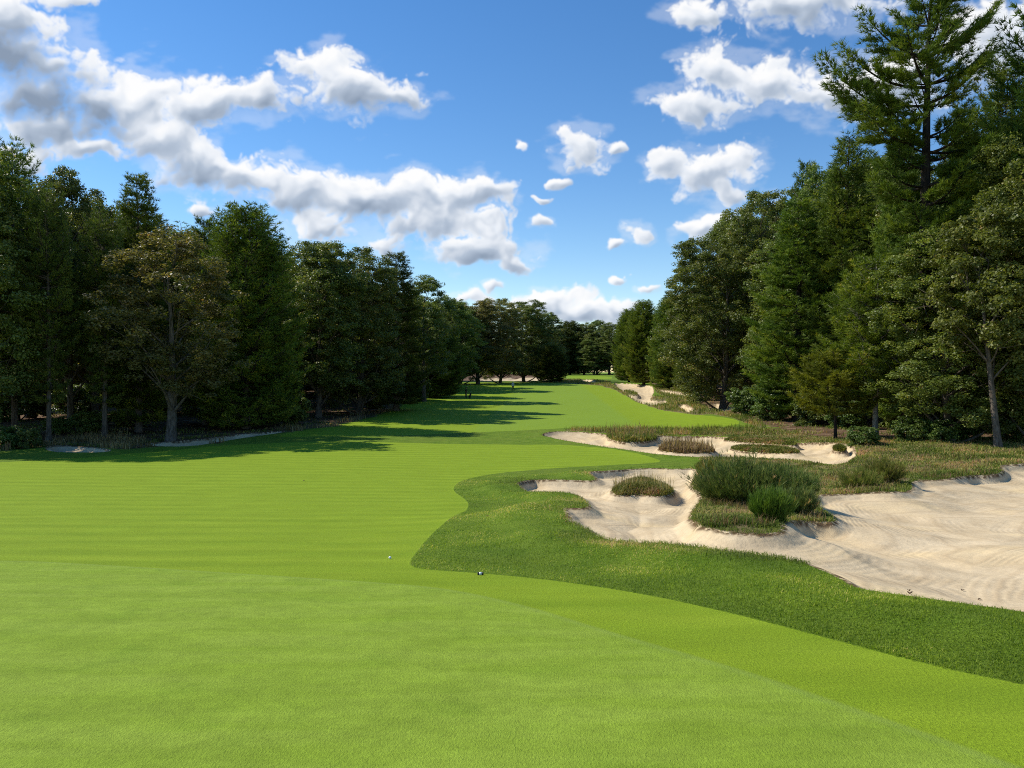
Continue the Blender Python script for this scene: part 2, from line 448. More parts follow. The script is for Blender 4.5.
WORLD_STRENGTH = 0.15
CLOUD_STRENGTH = 0.95
make_world()
sun_d = bpy.data.lights.new('sun', 'SUN'); sun_d.energy = 5.0; sun_d.angle = math.radians(.53); sun_d.color = (1.0, .93, .82)
sun = bpy.data.objects.new('sun', sun_d); COL.objects.link(sun)
sun.rotation_euler = SUN_DIR.to_track_quat('Z', 'Y').to_euler()
SC.view_settings.view_transform = 'Standard'; SC.view_settings.look = 'None'
SC.view_settings.gamma = 1; SC.view_settings.use_curve_mapping = False
SC.view_settings.exposure = 0.08
SC.cycles.max_bounces = 8; SC.cycles.diffuse_bounces = 6; SC.cycles.glossy_bounces = 2
SC.cycles.transmission_bounces = 6; SC.cycles.transparent_max_bounces = 4
SC.cycles.use_denoising = False
SC.cycles.filter_width = 1.05
SC.cycles.caustics_reflective = False; SC.cycles.caustics_refractive = False


# ------------------------------------------------------------------ ground material
def ground_material():
    m, g = new_mat('ground')
    geo = g.n.new('ShaderNodeNewGeometry'); P = geo.outputs['Position']
    flat = g.mapv(P, sc=(1, 1, 0))
    dS, dF, dG, dN, dP = (g.attr(k) for k in ('d_sand', 'd_fair', 'd_green', 'd_native', 'd_floor'))
    big = g.noise(flat, .22, 3); mid = g.noise(flat, 1.4, 4); fine = g.noise(flat, 38, 3, .65); grain = g.noise(flat, 150, 2, .7)
    streak = g.noise(g.mapv(P, rot=(0, 0, .12), sc=(.5, 2.6, 0)), 1.0, 4, .6)
    blade = g.noise(g.mapv(P, rot=(0, 0, .3), sc=(70, 30, 0)), 1.0, 3, .7)
    # mown turf
    fair = g.mix(g.m('ADD', .25, g.m('MULTIPLY', g.step(streak, .3, .7), .5)), (.182, .282, .010), (.250, .352, .020))
    w = g.n.new('ShaderNodeTexWave'); g.l.new(g.mapv(P, rot=(0, 0, .05)), w.inputs[0]); w.bands_direction = 'Y'
    w.inputs['Scale'].default_value = .24; w.inputs['Distortion'].default_value = .7; w.inputs['Detail'].default_value = 2; w.inputs['Detail Scale'].default_value = .12
    wl = g.m('MULTIPLY', g.m('SUBTRACT', w.outputs['Fac'], .5), g.step(big, .3, .7))
    fair = g.mix(g.m('MULTIPLY', g.m('ADD', wl, .5), .9), g.mix(1.0, fair, (.85, .88, .80), 'MULTIPLY'), g.mix(1.0, fair, (1.14, 1.10, 1.2), 'MULTIPLY'))
    fair = g.mix(g.m('MULTIPLY', g.step(mid, .35, .75), .35), fair, (.210, .285, .012))
    green = g.mix(g.m('ADD', g.m('MULTIPLY', g.step(streak, .32, .68), .55), .2), (.200, .302, .020), (.272, .374, .044))
    green = g.mix(g.m('MULTIPLY', g.step(mid, .5, .8), .5), green, (.150, .255, .016))
    rough = g.mix(g.step(mid, .3, .7), (.100, .178, .010), (.160, .240, .020))
    rough = g.mix(g.m('MULTIPLY', g.step(big, .45, .7), .45), rough, (.155, .200, .024))
    def lum(c, n, a, b):
        return g.mix(g.step(n, .25, .75), g.mix(1., c, (a, a, a), 'MULTIPLY'), g.mix(1., c, (b, b, b), 'MULTIPLY'))
    fair = lum(lum(fair, fine, .80, 1.18), grain, .70, 1.28)
    green = lum(lum(green, fine, .88, 1.10), grain, .80, 1.18)
    rough = lum(lum(rough, fine, .7, 1.3), blade, .7, 1.3)
    patch = g.noise(g.mapv(P, sc=(.9, 1.7, 0)), 1.0, 5, .62)
    fair = lum(fair, patch, .94, 1.06)
    green = lum(green, patch, .92, 1.08); green = lum(green, g.noise(flat, 9, 4, .7), .90, 1.10); green = lum(green, g.noise(flat, 3.2, 4, .6), .94, 1.06)
    sp = g.n.new('ShaderNodeSeparateXYZ'); g.l.new(P, sp.inputs[0])
    st = g.step(g.m('SINE', g.m('MULTIPLY', g.m('ADD', g.m('SUBTRACT', sp.outputs[0], g.m('MULTIPLY', sp.outputs[1], .045)), 6.0), .22)), -.12, .12)
    st = g.m('MULTIPLY', st, g.step(sp.outputs[1], 50, 70))
    fair = g.mix(g.m('MULTIPLY', st, .5), fair, (.175, .285, .035))
    # native banks and forest floor
    nat = g.ramp(g.noise(flat, 1.8, 6, .7), [(.25, (.085, .095, .022)), (.45, (.17, .15, .055)), (.6, (.26, .19, .10)), (.8, (.14, .08, .045))])
    nat = lum(nat, fine, .6, 1.4)
    flo = g.ramp(g.noise(flat, .9, 6, .7), [(.25, (.05, .033, .018)), (.5, (.13, .078, .042)), (.62, (.25, .17, .105)), (.8, (.07, .065, .022))])
    flo = lum(flo, fine, .6, 1.4)
    # sand: pale, raked
    sand = g.mix(g.step(g.noise(flat, .8, 5, .6), .3, .7), (.52, .405, .245), (.67, .54, .345))
    sand = g.mix(g.step(g.noise(flat, .33, 3), .5, .72), sand, (.70, .545, .31))
    sand = lum(sand, g.noise(flat, 14, 5, .7), .90, 1.06)
    warp = g.m('ADD', dS, g.m('MULTIPLY', g.noise(flat, .13, 1, .3), 4.5))
    rake = g.m('SINE', g.m('MULTIPLY', g.m('ADD', warp, g.m('MULTIPLY', g.noise(flat, 5, 3), .03)), 42.0))
    track = g.m('SINE', g.m('MULTIPLY', g.m('ADD', warp, g.m('MULTIPLY', g.noise(flat, 2, 2), .08)), 7.0))
    rmask = g.step(g.noise(flat, .42, 3), .40, .62)
    sand = g.mix(g.m('MULTIPLY', g.m('MULTIPLY', g.step(rake, -.2, .9), rmask), .20), sand, (.40, .295, .17))
    sand = g.mix(g.m('MULTIPLY', g.step(track, .75, 1.0), .28), sand, (.42, .31, .18))
    spk = g.step(g.noise(flat, 9, 2, .8), .69, .74)
    sand = g.mix(g.m('MULTIPLY', spk, .45), sand, (.22, .15, .08))
    # draw the layers together
    e = g.m('MULTIPLY', g.m('SUBTRACT', fine, .5), .12)
    col = rough
    col = g.mix(g.step(g.m('ADD', dF, e), -.03, .03), col, fair)
    rim = g.m('MULTIPLY', g.step(dG, -.05, .0), g.m('SUBTRACT', 1.0, g.step(dG, .0, .12)))
    col = g.mix(g.step(dG, -.03, .04), col, green)
    col = g.mix(g.m('MULTIPLY', rim, .35), col, (.22, .30, .06))
    col = g.mix(g.step(g.m('ADD', dP, g.m('MULTIPLY', g.m('SUBTRACT', mid, .5), 3.)), -.5, .5), col, flo)
    col = g.mix(g.step(g.m('ADD', dN, g.m('MULTIPLY', g.m('SUBTRACT', mid, .5), .6)), -.12, .12), col, nat)
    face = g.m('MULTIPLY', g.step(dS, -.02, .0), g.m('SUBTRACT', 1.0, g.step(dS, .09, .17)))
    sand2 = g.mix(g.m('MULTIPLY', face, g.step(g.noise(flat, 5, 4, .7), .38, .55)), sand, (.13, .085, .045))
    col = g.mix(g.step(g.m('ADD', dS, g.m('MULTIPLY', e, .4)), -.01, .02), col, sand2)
    ismown = g.m('MAXIMUM', g.step(dF, -.03, .03), g.step(dG, -.03, .03))
    issand = g.step(dS, -.01, .02)
    hsand = g.m('ADD', g.m('ADD', g.m('MULTIPLY', g.m('MULTIPLY', rake, rmask), .0032), g.m('MULTIPLY', track, .010)), g.m('MULTIPLY', g.noise(flat, 6, 5, .7), .028))
    hsand = g.m('ADD', hsand, g.m('MULTIPLY', g.noise(flat, 1.7, 3), .035))
    hgrass = g.m('MULTIPLY', g.m('ADD', g.m('ADD', fine, grain), g.m('MULTIPLY', blade, 1.2)), g.m('SUBTRACT', .022, g.m('MULTIPLY', ismown, .013)))
    hgt = g.n.new('ShaderNodeMix'); g.put(hgt.inputs[0], issand); g.put(hgt.inputs[2], hgrass); g.put(hgt.inputs[3], hsand)
    nrm = bump(g, hgt.outputs[0], .8, 1.0)
    finish(g, principled(g, col, .92, g.m('MULTIPLY', g.m('SUBTRACT', 1.0, issand), .12), nrm))
    return m


# ------------------------------------------------------------------ mesh writing
def np_mesh(name, V, Fq=None, Ft=None, attrs=None, fmat=None, smooth_=False):
    me = bpy.data.meshes.new(name)
    V = np.asarray(V, np.float32)
    nq = 0 if Fq is None else len(Fq); ntr = 0 if Ft is None else len(Ft)
    me.vertices.add(len(V)); me.vertices.foreach_set('co', V.ravel())
    loops = []
    starts = []; tot = 0
    if nq:
        loops.append(np.asarray(Fq, np.int32).ravel()); starts.append(np.arange(nq, dtype=np.int32) * 4); tot = nq * 4
    if ntr:
        loops.append(np.asarray(Ft, np.int32).ravel()); starts.append(tot + np.arange(ntr, dtype=np.int32) * 3); tot += ntr * 3
    me.loops.add(tot); me.loops.foreach_set('vertex_index', np.concatenate(loops))
    me.polygons.add(nq + ntr); me.polygons.foreach_set('loop_start', np.concatenate(starts))
    if smooth_:
        me.polygons.foreach_set('use_smooth', np.ones(nq + ntr, bool))
    if fmat is not None:
        me.polygons.foreach_set('material_index', np.asarray(fmat, np.int32))
    for k, v in (attrs or {}).items():
        a = me.attributes.new(k, 'FLOAT', 'POINT'); a.data.foreach_set('value', np.asarray(v, np.float32))
    me.update(calc_edges=True)
    return me


def link(name, me, mats, parent=None, loc=None, **props):
    o = bpy.data.objects.new(name, me); COL.objects.link(o)
    for m in (mats if isinstance(mats, (list, tuple)) else [mats]):
        if me is not None and m is not None and m.name not in [x.name for x in me.materials if x]:
            me.materials.append(m)
    if parent is not None: o.parent = parent
    if loc is not None: o.location = loc
    for k, v in props.items(): o[k] = v
    return o


GROUND = ground_material()


def build_ground():
    ts = np.concatenate([-np.geomspace(14, .78, 46), np.arange(-.76, .761, .0021), np.geomspace(.78, 14, 46)])
    rows = [-60., -40, -25, -12, -4, 0, 1.5]
    y = 3.0
    while y < 3000:
        rows.append(y)
        y += y * (.012 if y < 8 else .0032 if y < 38 else .0042 if y < 75 else .009 if y < 300 else .05)
    ys = np.array(rows)
    gY = np.where(ys > 6, ys, 4 + 2 * np.clip((ys + 60) / 66, 0, 1) ** 8)
    X = gY[:, None] * ts[None, :]; Y = np.repeat(ys[:, None], len(ts), 1)
    sh = X.shape
    X = X.ravel(); Y = Y.ravel()
    dS, dF, dG, dN, dP, dI, sid = zones(X, Y)
    Z = base_h(X, Y) + relief(X, Y, dS, dI)
    V = np.stack([X, Y, Z], 1)
    idx = np.arange(V.shape[0]).reshape(sh)
    Q = np.stack([idx[:-1, :-1], idx[:-1, 1:], idx[1:, 1:], idx[1:, :-1]], -1).reshape(-1, 4)
    c = lambda a: a[Q].mean(1)
    cs, cf, cg, cn, cp = c(dS), c(dF), c(dG), c(dN), c(dP)
    z = np.zeros(len(Q), int)                       # 0 = rough
    z[cf > 0] = 1; z[cg > 0] = 2; z[cp > 0] = 3; z[cn > 0] = 4; z[cs > 0] = 10 + sid[Q[:, 0]][cs > 0]
    info = {0: ('rough_ground', 'darker longer-mown green rough around the fairway and bunkers', 'rough'),
            1: ('fairway', 'bright green striped fairway running away between the trees', 'fairway'),
            2: ('putting_green', 'smooth pale green putting surface nearest the camera', 'putting green'),
            3: ('forest_floor', 'brown pine straw floor under the trees', 'forest floor'),
            4: ('native_ground', 'unmown brown and olive ground on the bunker banks', 'rough ground')}
    names = list(SAND)
    lab = {'lower': 'big raked pale sand bunker in front of the broom bush', 'upper': 'long pale sand bunker beyond the grass tongue', 'far_right': 'white sand strip along the far right tree line',
           'far_right_strip': 'thin pale sand streak under the far right pines', 'far_right_small': 'small pale sand patch beside the far fairway edge', 'far_right_oak': 'pale sand patch at the foot of the right oak',
           'far_end': 'small sand patch at the far end of the fairway', 'left_near': 'shaded grey sand hollow below the left brown undergrowth', 'left_far': 'long sandy path strip at the left tree line',
           'gap': 'sunlit pale sand glimpsed between far tree trunks'}
    for k in np.unique(z):
        f = Q[z == k]
        u, inv = np.unique(f, return_inverse=True)
        me = np_mesh('ground_zone', V[u], inv.reshape(-1, 4), attrs={'d_sand': dS[u], 'd_fair': dF[u], 'd_green': dG[u], 'd_native': dN[u], 'd_floor': dP[u]}, smooth_=True)
        nm, lb, cat = info[k] if k < 10 else ('sand_bunker', lab[names[k - 10]], 'bunker')
        link(nm, me, GROUND, kind='structure', label=lb, category=cat)


build_ground()


# ------------------------------------------------------------------ foliage materials
def leaf_mat(name, dark, mid, light, trans=.3, rough=.45, spec=.35, odd=None):
    m, g = new_mat(name)
    t = g.attr('tint')
    oi = g.n.new('ShaderNodeObjectInfo')
    stops = [(0.0, dark), (.5, mid), (.92, light)]
    if odd: stops.append((1.0, odd))
    c = g.ramp(t, stops)
    hv = g.n.new('ShaderNodeHueSaturation'); g.l.new(c, hv.inputs['Color'])
    g.put(hv.inputs['Hue'], g.m('ADD', .485, g.m('MULTIPLY', oi.outputs['Random'], .03)))
    g.put(hv.inputs['Value'], g.m('ADD', .85, g.m('MULTIPLY', oi.outputs['Random'], .3)))
    p = g.n.new('ShaderNodeBsdfPrincipled'); g.l.new(hv.outputs[0], p.inputs['Base Color'])
    p.inputs['Roughness'].default_value = rough; p.inputs['Specular IOR Level'].default_value = spec
    tr = g.n.new('ShaderNodeBsdfTranslucent'); g.l.new(g.mix(1.0, hv.outputs[0], (1.5, 1.6, .7), 'MULTIPLY'), tr.inputs[0])
    mx = g.n.new('ShaderNodeMixShader'); mx.inputs[0].default_value = trans
    g.l.new(p.outputs[0], mx.inputs[1]); g.l.new(tr.outputs[0], mx.inputs[2])
    finish(g, mx.outputs[0])
    return m


def bark_mat(name, a, b):
    m, g = new_mat(name)
    tc = g.n.new('ShaderNodeTexCoord')
    v = g.mapv(tc.outputs['Object'], sc=(9, 9, 1.6))
    n = g.noise(v, 1.0, 5, .7)
    finish(g, principled(g, g.mix(g.step(n, .3, .7), a, b), .95, .1, bump(g, n, .8, .05)))
    return m


M = {
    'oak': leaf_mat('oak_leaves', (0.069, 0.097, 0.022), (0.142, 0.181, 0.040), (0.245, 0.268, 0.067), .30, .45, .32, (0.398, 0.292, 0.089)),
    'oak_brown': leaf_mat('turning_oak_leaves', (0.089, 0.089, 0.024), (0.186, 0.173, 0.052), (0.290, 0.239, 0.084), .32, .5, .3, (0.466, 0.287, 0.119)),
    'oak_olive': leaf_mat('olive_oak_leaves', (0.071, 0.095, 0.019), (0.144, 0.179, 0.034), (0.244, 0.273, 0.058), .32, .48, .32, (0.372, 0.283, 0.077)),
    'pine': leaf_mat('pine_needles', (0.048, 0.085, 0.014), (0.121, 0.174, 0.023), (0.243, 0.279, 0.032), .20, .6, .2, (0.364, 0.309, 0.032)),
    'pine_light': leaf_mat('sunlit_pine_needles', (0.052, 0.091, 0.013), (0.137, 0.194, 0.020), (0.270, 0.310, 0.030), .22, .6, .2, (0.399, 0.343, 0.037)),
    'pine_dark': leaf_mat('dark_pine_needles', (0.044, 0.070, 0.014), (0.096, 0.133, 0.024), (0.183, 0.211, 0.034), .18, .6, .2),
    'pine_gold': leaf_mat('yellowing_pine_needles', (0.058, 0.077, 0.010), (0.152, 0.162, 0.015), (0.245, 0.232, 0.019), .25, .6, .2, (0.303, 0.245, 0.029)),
    'shrub': leaf_mat('shrub_leaves', (0.043, 0.073, 0.014), (0.107, 0.152, 0.029), (0.194, 0.239, 0.057), .25, .4, .4),
    'broom': leaf_mat('broom_stems', (0.056, 0.112, 0.026), (0.140, 0.200, 0.040), (0.288, 0.320, 0.079), .15, .5, .3, (1.030, 0.654, 0.268)),
    'bright': leaf_mat('young_pine_needles', (0.048, 0.098, 0.011), (0.104, 0.184, 0.018), (0.177, 0.262, 0.031), .2, .5, .3),
    'native': leaf_mat('native_grass_blades', (0.086, 0.112, 0.019), (0.181, 0.198, 0.041), (0.347, 0.271, 0.103), .3, .7, .15, (0.416, 0.207, 0.123)),
    'straw': leaf_mat('dry_grass_blades', (0.150, 0.103, 0.044), (0.272, 0.193, 0.095), (0.436, 0.331, 0.164), .3, .7, .1, (0.299, 0.152, 0.101)),
    'turf': leaf_mat('turf_blades', (0.114, 0.181, 0.012), (0.213, 0.299, 0.017), (0.342, 0.417, 0.031), .35, .6, .25, (0.738, 0.597, 0.173)),
    'lipgrass': leaf_mat('bunker_edge_blades', (0.078, 0.099, 0.013), (0.171, 0.197, 0.024), (0.279, 0.276, 0.044), .3, .6, .2, (0.435, 0.263, 0.110)),
    'bark': bark_mat('grey_bark', (.055, .044, .034), (.20, .165, .13)),
    'bark_pale': bark_mat('pale_bark', (.16, .145, .12), (.38, .35, .30)),
    'bark_dark': bark_mat('dark_bark', (.014, .011, .009), (.060, .046, .036)),
}


# ------------------------------------------------------------------ tree building blocks
class Acc:
    """Gathers vertices, quads, triangles and a per-vertex tint for one mesh."""
    def __init__(self):
        self.V = []; self.Q = []; self.T = []; self.A = []; self.n = 0

    def add(self, V, Q=None, T=None, tint=None):
        V = np.asarray(V, np.float32)
        if Q is not None and len(Q): self.Q.append(np.asarray(Q) + self.n)
        if T is not None and len(T): self.T.append(np.asarray(T) + self.n)
        self.V.append(V); self.A.append(np.full(len(V), .5) if tint is None else np.asarray(tint))
        self.n += len(V)

    def mesh(self, name, smooth_=False):
        Q = np.concatenate(self.Q) if self.Q else None
        T = np.concatenate(self.T) if self.T else None
        return np_mesh(name, np.concatenate(self.V), Q, T, {'tint': np.concatenate(self.A)}, smooth_=smooth_)


def tube(acc, pts, rad, sides=7):
    pts = np.asarray(pts, float); rad = np.asarray(rad, float)
    n = len(pts)
    t = np.gradient(pts, axis=0); t /= np.linalg.norm(t, axis=1)[:, None] + 1e-9
    ref = np.where(np.abs(t[:, 2:3]) > .9, [[1., 0, 0]], [[0, 0, 1.]])
    u = np.cross(t, ref); u /= np.linalg.norm(u, axis=1)[:, None] + 1e-9
    v = np.cross(t, u)
    a = np.linspace(0, 2 * np.pi, sides, endpoint=False)
    ring = pts[:, None] + rad[:, None, None] * (np.cos(a)[None, :, None] * u[:, None] + np.sin(a)[None, :, None] * v[:, None])
    V = ring.reshape(-1, 3)
    i = np.arange(n * sides).reshape(n, sides)
    j = np.roll(i, -1, 1)
    Q = np.stack([i[:-1], j[:-1], j[1:], i[1:]], -1).reshape(-1, 4)
    T = [[i[-1, 0], i[-1, k], i[-1, k + 1]] for k in range(1, sides - 1)]
    acc.add(V, Q, np.array(T))


def bend(rng, p0, p1, n=6, wob=.06, sag=0.0):
    p0 = np.array(p0, float); p1 = np.array(p1, float)
    s = np.linspace(0, 1, n)[:, None]
    L = np.linalg.norm(p1 - p0)
    off = rng.normal(0, wob * L, 3)
    P = p0 * (1 - s) + p1 * s + off * (s * (1 - s) * 2)
    P[:, 2] += sag * L * (s[:, 0] * (1 - s[:, 0])) * 4 * .5
    return P


def leaves(acc, C, rng, size, out=None, bias=.6, tint=None, up=.35):
    """Leaf-shaped quads at the points C, facing roughly out."""
    n = len(C)
    nr = rng.normal(0, 1, (n, 3))
    nr /= np.linalg.norm(nr, axis=1)[:, None]
    if out is not None:
        nr = nr * (1 - bias) + out * bias
    nr[:, 2] += up
    nr /= np.linalg.norm(nr, axis=1)[:, None] + 1e-9
    a = np.cross(nr, rng.normal(0, 1, (n, 3))); a /= np.linalg.norm(a, axis=1)[:, None] + 1e-9
    b = np.cross(nr, a)
    s = size * rng.uniform(.65, 1.35, (n, 1))
    V = np.stack([C - a * s * .5, C + b * s * .32 + nr * s * .08, C + a * s * .5, C - b * s * .32 + nr * s * .08], 1).reshape(-1, 3)
    Q = np.arange(n * 4).reshape(n, 4)
    acc.add(V, Q, None, np.repeat(tint if tint is not None else rng.random(n), 4))


def needles(acc, P, D, rng, length, width, k=7, spread=.55, tint=None):
    """Tufts of k needle blades at the points P that fan about the directions D."""
    n = len(P)
    P = np.repeat(P, k, 0); Dd = np.repeat(D, k, 0)
    d = Dd + rng.normal(0, spread, (n * k, 3)); d /= np.linalg.norm(d, axis=1)[:, None] + 1e-9
    s = np.cross(d, rng.normal(0, 1, (n * k, 3))); s /= np.linalg.norm(s, axis=1)[:, None] + 1e-9
    L = length * rng.uniform(.6, 1.25, (n * k, 1)); w = width * rng.uniform(.7, 1.3, (n * k, 1))
    V = np.stack([P - s * w * .5, P + s * w * .5, P + d * L + s * w * .12, P + d * L - s * w * .12], 1).reshape(-1, 3)
    tt = np.repeat(tint if tint is not None else rng.random(n), k) + rng.normal(0, .08, n * k)
    acc.add(V, np.arange(n * k * 4).reshape(-1, 4), None, np.clip(np.repeat(tt, 4), 0, 1))


def broadleaf(seed, H=20., R=5., cb=3.5, nl=26, clumps=150, per=150, leaf=.19, shape=1.0, gaps=0.12, lean=0.0, tr=.26, low=0.0):
    """A broadleaved tree: trunk mesh with limbs, and a crown mesh of leaf faces in clumps."""
    rng = np.random.default_rng(seed)
    tk = Acc(); cr = Acc()
    top = np.array([lean * H, rng.normal(0, .2), H * .78])
    tp = bend(rng, (0, 0, -.3), top, 12, .02)
    trad = np.interp(np.linspace(0, 1, 12), [0, .04, .15, .6, 1], [tr * 1.5, tr * 1.12, tr, tr * .55, tr * .15])
    tube(tk, tp, trad, 9)
    lobes = []
    for i in range(nl):
        f = (i + .5) / nl
        zc = cb + (H - cb) * (.10 + .82 * f)
        prof = math.sin(math.pi * min(1, (zc - cb) / (H - cb) * .86 + .12)) ** (.62 * shape)
        a = i * 2.399 + rng.uniform(-.4, .4)
        r = R * prof * rng.uniform(.45, .78)
        lr = R * rng.uniform(.26, .42) * (.55 + .45 * prof)
        c = np.array([math.cos(a) * r + lean * zc, math.sin(a) * r, zc + rng.uniform(-.4, .4)])
        lobes.append((c, lr))
        h0 = max(cb * .55 + low, zc - r * rng.uniform(.7, 1.2))
        s0 = np.interp(h0, tp[:, 2], np.arange(12)); k0 = int(s0)
        b0 = tp[min(k0, 11)]
        rr = trad[min(k0, 11)] * .5
        br = bend(rng, b0, c, 7, .07, -.05)
        tube(tk, br, np.linspace(max(rr, .05), .02, 7), 5)
        for _ in range(3):
            e = c + rng.normal(0, lr * .6, 3)
            tube(tk, bend(rng, br[4], e, 4, .08), np.linspace(.03, .008, 4), 4)
    lobes.append((np.array([lean * H, 0, H - R * .32]), R * .32))
    lob_w = np.array([l[1] ** 2 for l in lobes]); lob_w /= lob_w.sum()
    which = rng.choice(len(lobes), clumps, p=lob_w)
    for w in which:
        c, lr = lobes[w]
        d = rng.normal(0, 1, 3); d[2] = d[2] * .8 + .25; d /= np.linalg.norm(d)
        if rng.random() < gaps: continue
        cc = c + d * lr * rng.uniform(.55, 1.08) * np.array([1, 1, .85])
        crd = rng.uniform(.30, .62) * (R / 5) ** .5
        n = int(per * rng.uniform(.6, 1.3))
        q = rng.normal(0, 1, (n, 3)); q /= np.linalg.norm(q, axis=1)[:, None]
        q = q * (rng.random((n, 1)) ** .45) * crd * np.array([1.25, 1.25, .8])
        ti = rng.uniform(.15, .75)
        leaves(cr, cc + q, rng, leaf, q / crd, .45, np.clip(ti + rng.normal(0, .17, n), 0, 1))
    return tk.mesh('tree_trunk', True), cr.mesh('tree_crown'), H, R


def conifer(seed, H=24., R=4.5, cb=3., gap=.75, per=5, prof='pine', tuft=.30, nw=.035, k=8, up=.35, sub=.42, tr=.28, ragged=.25, lean=0., dens=1.0, limbs=None):
    """A pine: whorled limbs with flat sprays of needle tufts."""
    rng = np.random.default_rng(seed)
    tk = Acc(); cr = Acc()
    tp = bend(rng, (0, 0, -.3), (lean * H, 0, H * .985), 16, .012)
    trad = np.interp(np.linspace(0, 1, 16), [0, .03, .1, .7, 1], [tr * 1.45, tr * 1.1, tr, tr * .45, .03])
    tube(tk, tp, trad, 9)
    P = []; D = []; T = []
    def spray(b0, direction, L, rise, r0, ti):
        n = 8
        s = np.linspace(0, 1, n)
        hd = np.array([direction[0], direction[1], 0.]); hd /= np.linalg.norm(hd)
        side = np.array([-hd[1], hd[0], 0])
        pts = b0 + hd * (s * L)[:, None] + side * (rng.normal(0, .05) * L * s * s)[:, None]
        pts[:, 2] = b0[2] + L * (rise * s + up * s ** 2.6 - .10 * s * (1 - s) * 2)
        tube(tk, pts, np.linspace(r0, .012, n), 5)
        m = max(4, int(L * 3.3 * dens))
        for q in np.linspace(.26, 1.0, m):
            i = q * (n - 1); i0 = min(int(i), n - 2); w = i - i0
            p = pts[i0] * (1 - w) + pts[i0 + 1] * w
            tl = (L * (1 - q) * sub + .32) * rng.uniform(.6, 1.15)
            for sd in (-1, 1):
                dd = hd * rng.uniform(.35, .85) + side * sd * rng.uniform(.55, 1.0)
                dd[2] = rng.uniform(-.02, .30)
                dd /= np.linalg.norm(dd)
                e = p + dd * tl
                if tl > .5:
                    tube(tk, np.stack([p, (p + e) / 2 + (0, 0, .02), e]), [.014, .010, .006], 3)
                c = max(2, int(tl / .19 * dens))
                f = np.linspace(.3, 1, c)[:, None]
                pp = p + (e - p) * f + rng.normal(0, .05, (c, 3))
                P.append(pp); D.append(np.tile(dd * .75 + np.array([0, 0, .55]), (c, 1)))
                T.append(np.clip(ti + rng.normal(0, .12, c) + .22 * (q - .5), 0, 1))
    z = cb
    while z < H * .975:
        f = (z - cb) / (H - cb)
        if prof == 'pine': e = (min(1, .55 + f * 2.2)) * (1 - f) ** .75
        elif prof == 'round': e = (min(1, .7 + f * 1.6)) * (1 - f ** 2.6) ** .8
        elif prof == 'cone': e = (1 - f) ** .9 * min(1, .8 + f)
        else: e = (min(1, .35 + f * 1.7)) * (1 - f ** 3) ** .6
        a0 = rng.uniform(0, 6.28)
        for i in range(per):
            L = R * e * (1 - ragged * rng.random() ** .8) + .25
            if rng.random() < ragged * .35: continue
            a = a0 + i * 6.283 / per + rng.uniform(-.35, .35)
            i0 = np.interp(z, tp[:, 2], np.arange(16)); kk = min(int(i0), 14); w = i0 - kk
            b0 = tp[kk] * (1 - w) + tp[kk + 1] * w
            b0 = b0 + np.array([0, 0, rng.uniform(-.25, .25) * gap])
            rise = np.interp(f, [0, .5, 1], [-.05, .10, .65])
            spray(b0, (math.cos(a), math.sin(a)), L, rise, max(.02, .10 * L / R * (tr / .28)), rng.uniform(.2, .7))
        z += gap * rng.uniform(.8, 1.2) * (1 - .35 * f)
    for (lz, az, L, rise) in (limbs or []):
        i0 = np.interp(lz, tp[:, 2], np.arange(16)); kk = min(int(i0), 14); w = i0 - kk
        spray(tp[kk] * (1 - w) + tp[kk + 1] * w, (math.cos(az), math.sin(az)), L, rise, .11, rng.uniform(.3, .6))
    P = np.concatenate(P); D = np.concatenate(D); T = np.concatenate(T)
    D /= np.linalg.norm(D, axis=1)[:, None]
    needles(cr, P, D, rng, tuft, nw, k, .5, T)
    return tk.mesh('tree_trunk', True), cr.mesh('tree_crown'), H, R


PROTO = {
    'oak1': broadleaf(1, 20, 5, 2.2, 36, 900, 110, .175, gaps=.05),
    'oak2': broadleaf(2, 21, 5, 3.4, 30, 680, 110, .175, gaps=.18),
    'oak3': broadleaf(3, 22, 5.5, .4, 48, 1200, 110, .18, shape=.6, gaps=.02, low=.3),
    'oak4': broadleaf(4, 18, 4.5, 3.4, 28, 540, 105, .175, gaps=.22),
    'pine1': conifer(11, 24, 4.8, 1.4, 1.0, 6, 'pine', dens=1.35, nw=.045, k=9, tuft=.34, sub=.62, ragged=.38, up=.32),
    'pine2': conifer(12, 23, 4.4, 4.0, .95, 5, 'tall', ragged=.45, dens=1.1, nw=.05, k=9, tuft=.36, sub=.6),
    'pine3': conifer(13, 22, 4.8, .7, .60, 7, 'round', ragged=.18, up=.3, dens=1.05, nw=.05, k=8, tuft=.34, sub=.5),
    'pine4': conifer(14, 16, 3.6, .8, .58, 6, 'cone', ragged=.25, dens=1.2, nw=.045, k=9, tuft=.32, sub=.55),
    'shrub1': broadleaf(21, 3.0, 1.7, .1, 16, 150, 90, .15, shape=.5, gaps=0, low=-.3, tr=.06),
    'shrub2': broadleaf(22, 2.2, 1.8, .05, 14, 130, 90, .13, shape=.5, gaps=.05, low=-.3, tr=.05),
}


def tree(name, proto, x, y, height, radius, leaf, bark='bark', rot=None, label='', cat='tree', group=None, lean=(0, 0), sink=.05):
    tk, cr, H0, R0 = PROTO[proto] if isinstance(proto, str) else proto
    root = link(name, None, None, label=label, category=cat)
    if group: root['group'] = group
    root.location = (x, y, float(ground_z(x, y)[0]) - sink)
    root.rotation_euler = (lean[0], lean[1], random.uniform(0, 6.28) if rot is None else rot)
    s = radius / R0
    root.scale = (s, s, height / H0)
    for nm, me, mt in (('trunk', tk, M[bark]), ('crown', cr, M[leaf])):
        o = bpy.data.objects.new(nm, me); COL.objects.link(o); o.parent = root
        if not me.materials: me.materials.append(mt)
        o.material_slots[0].link = 'OBJECT'; o.material_slots[0].material = mt
    return root


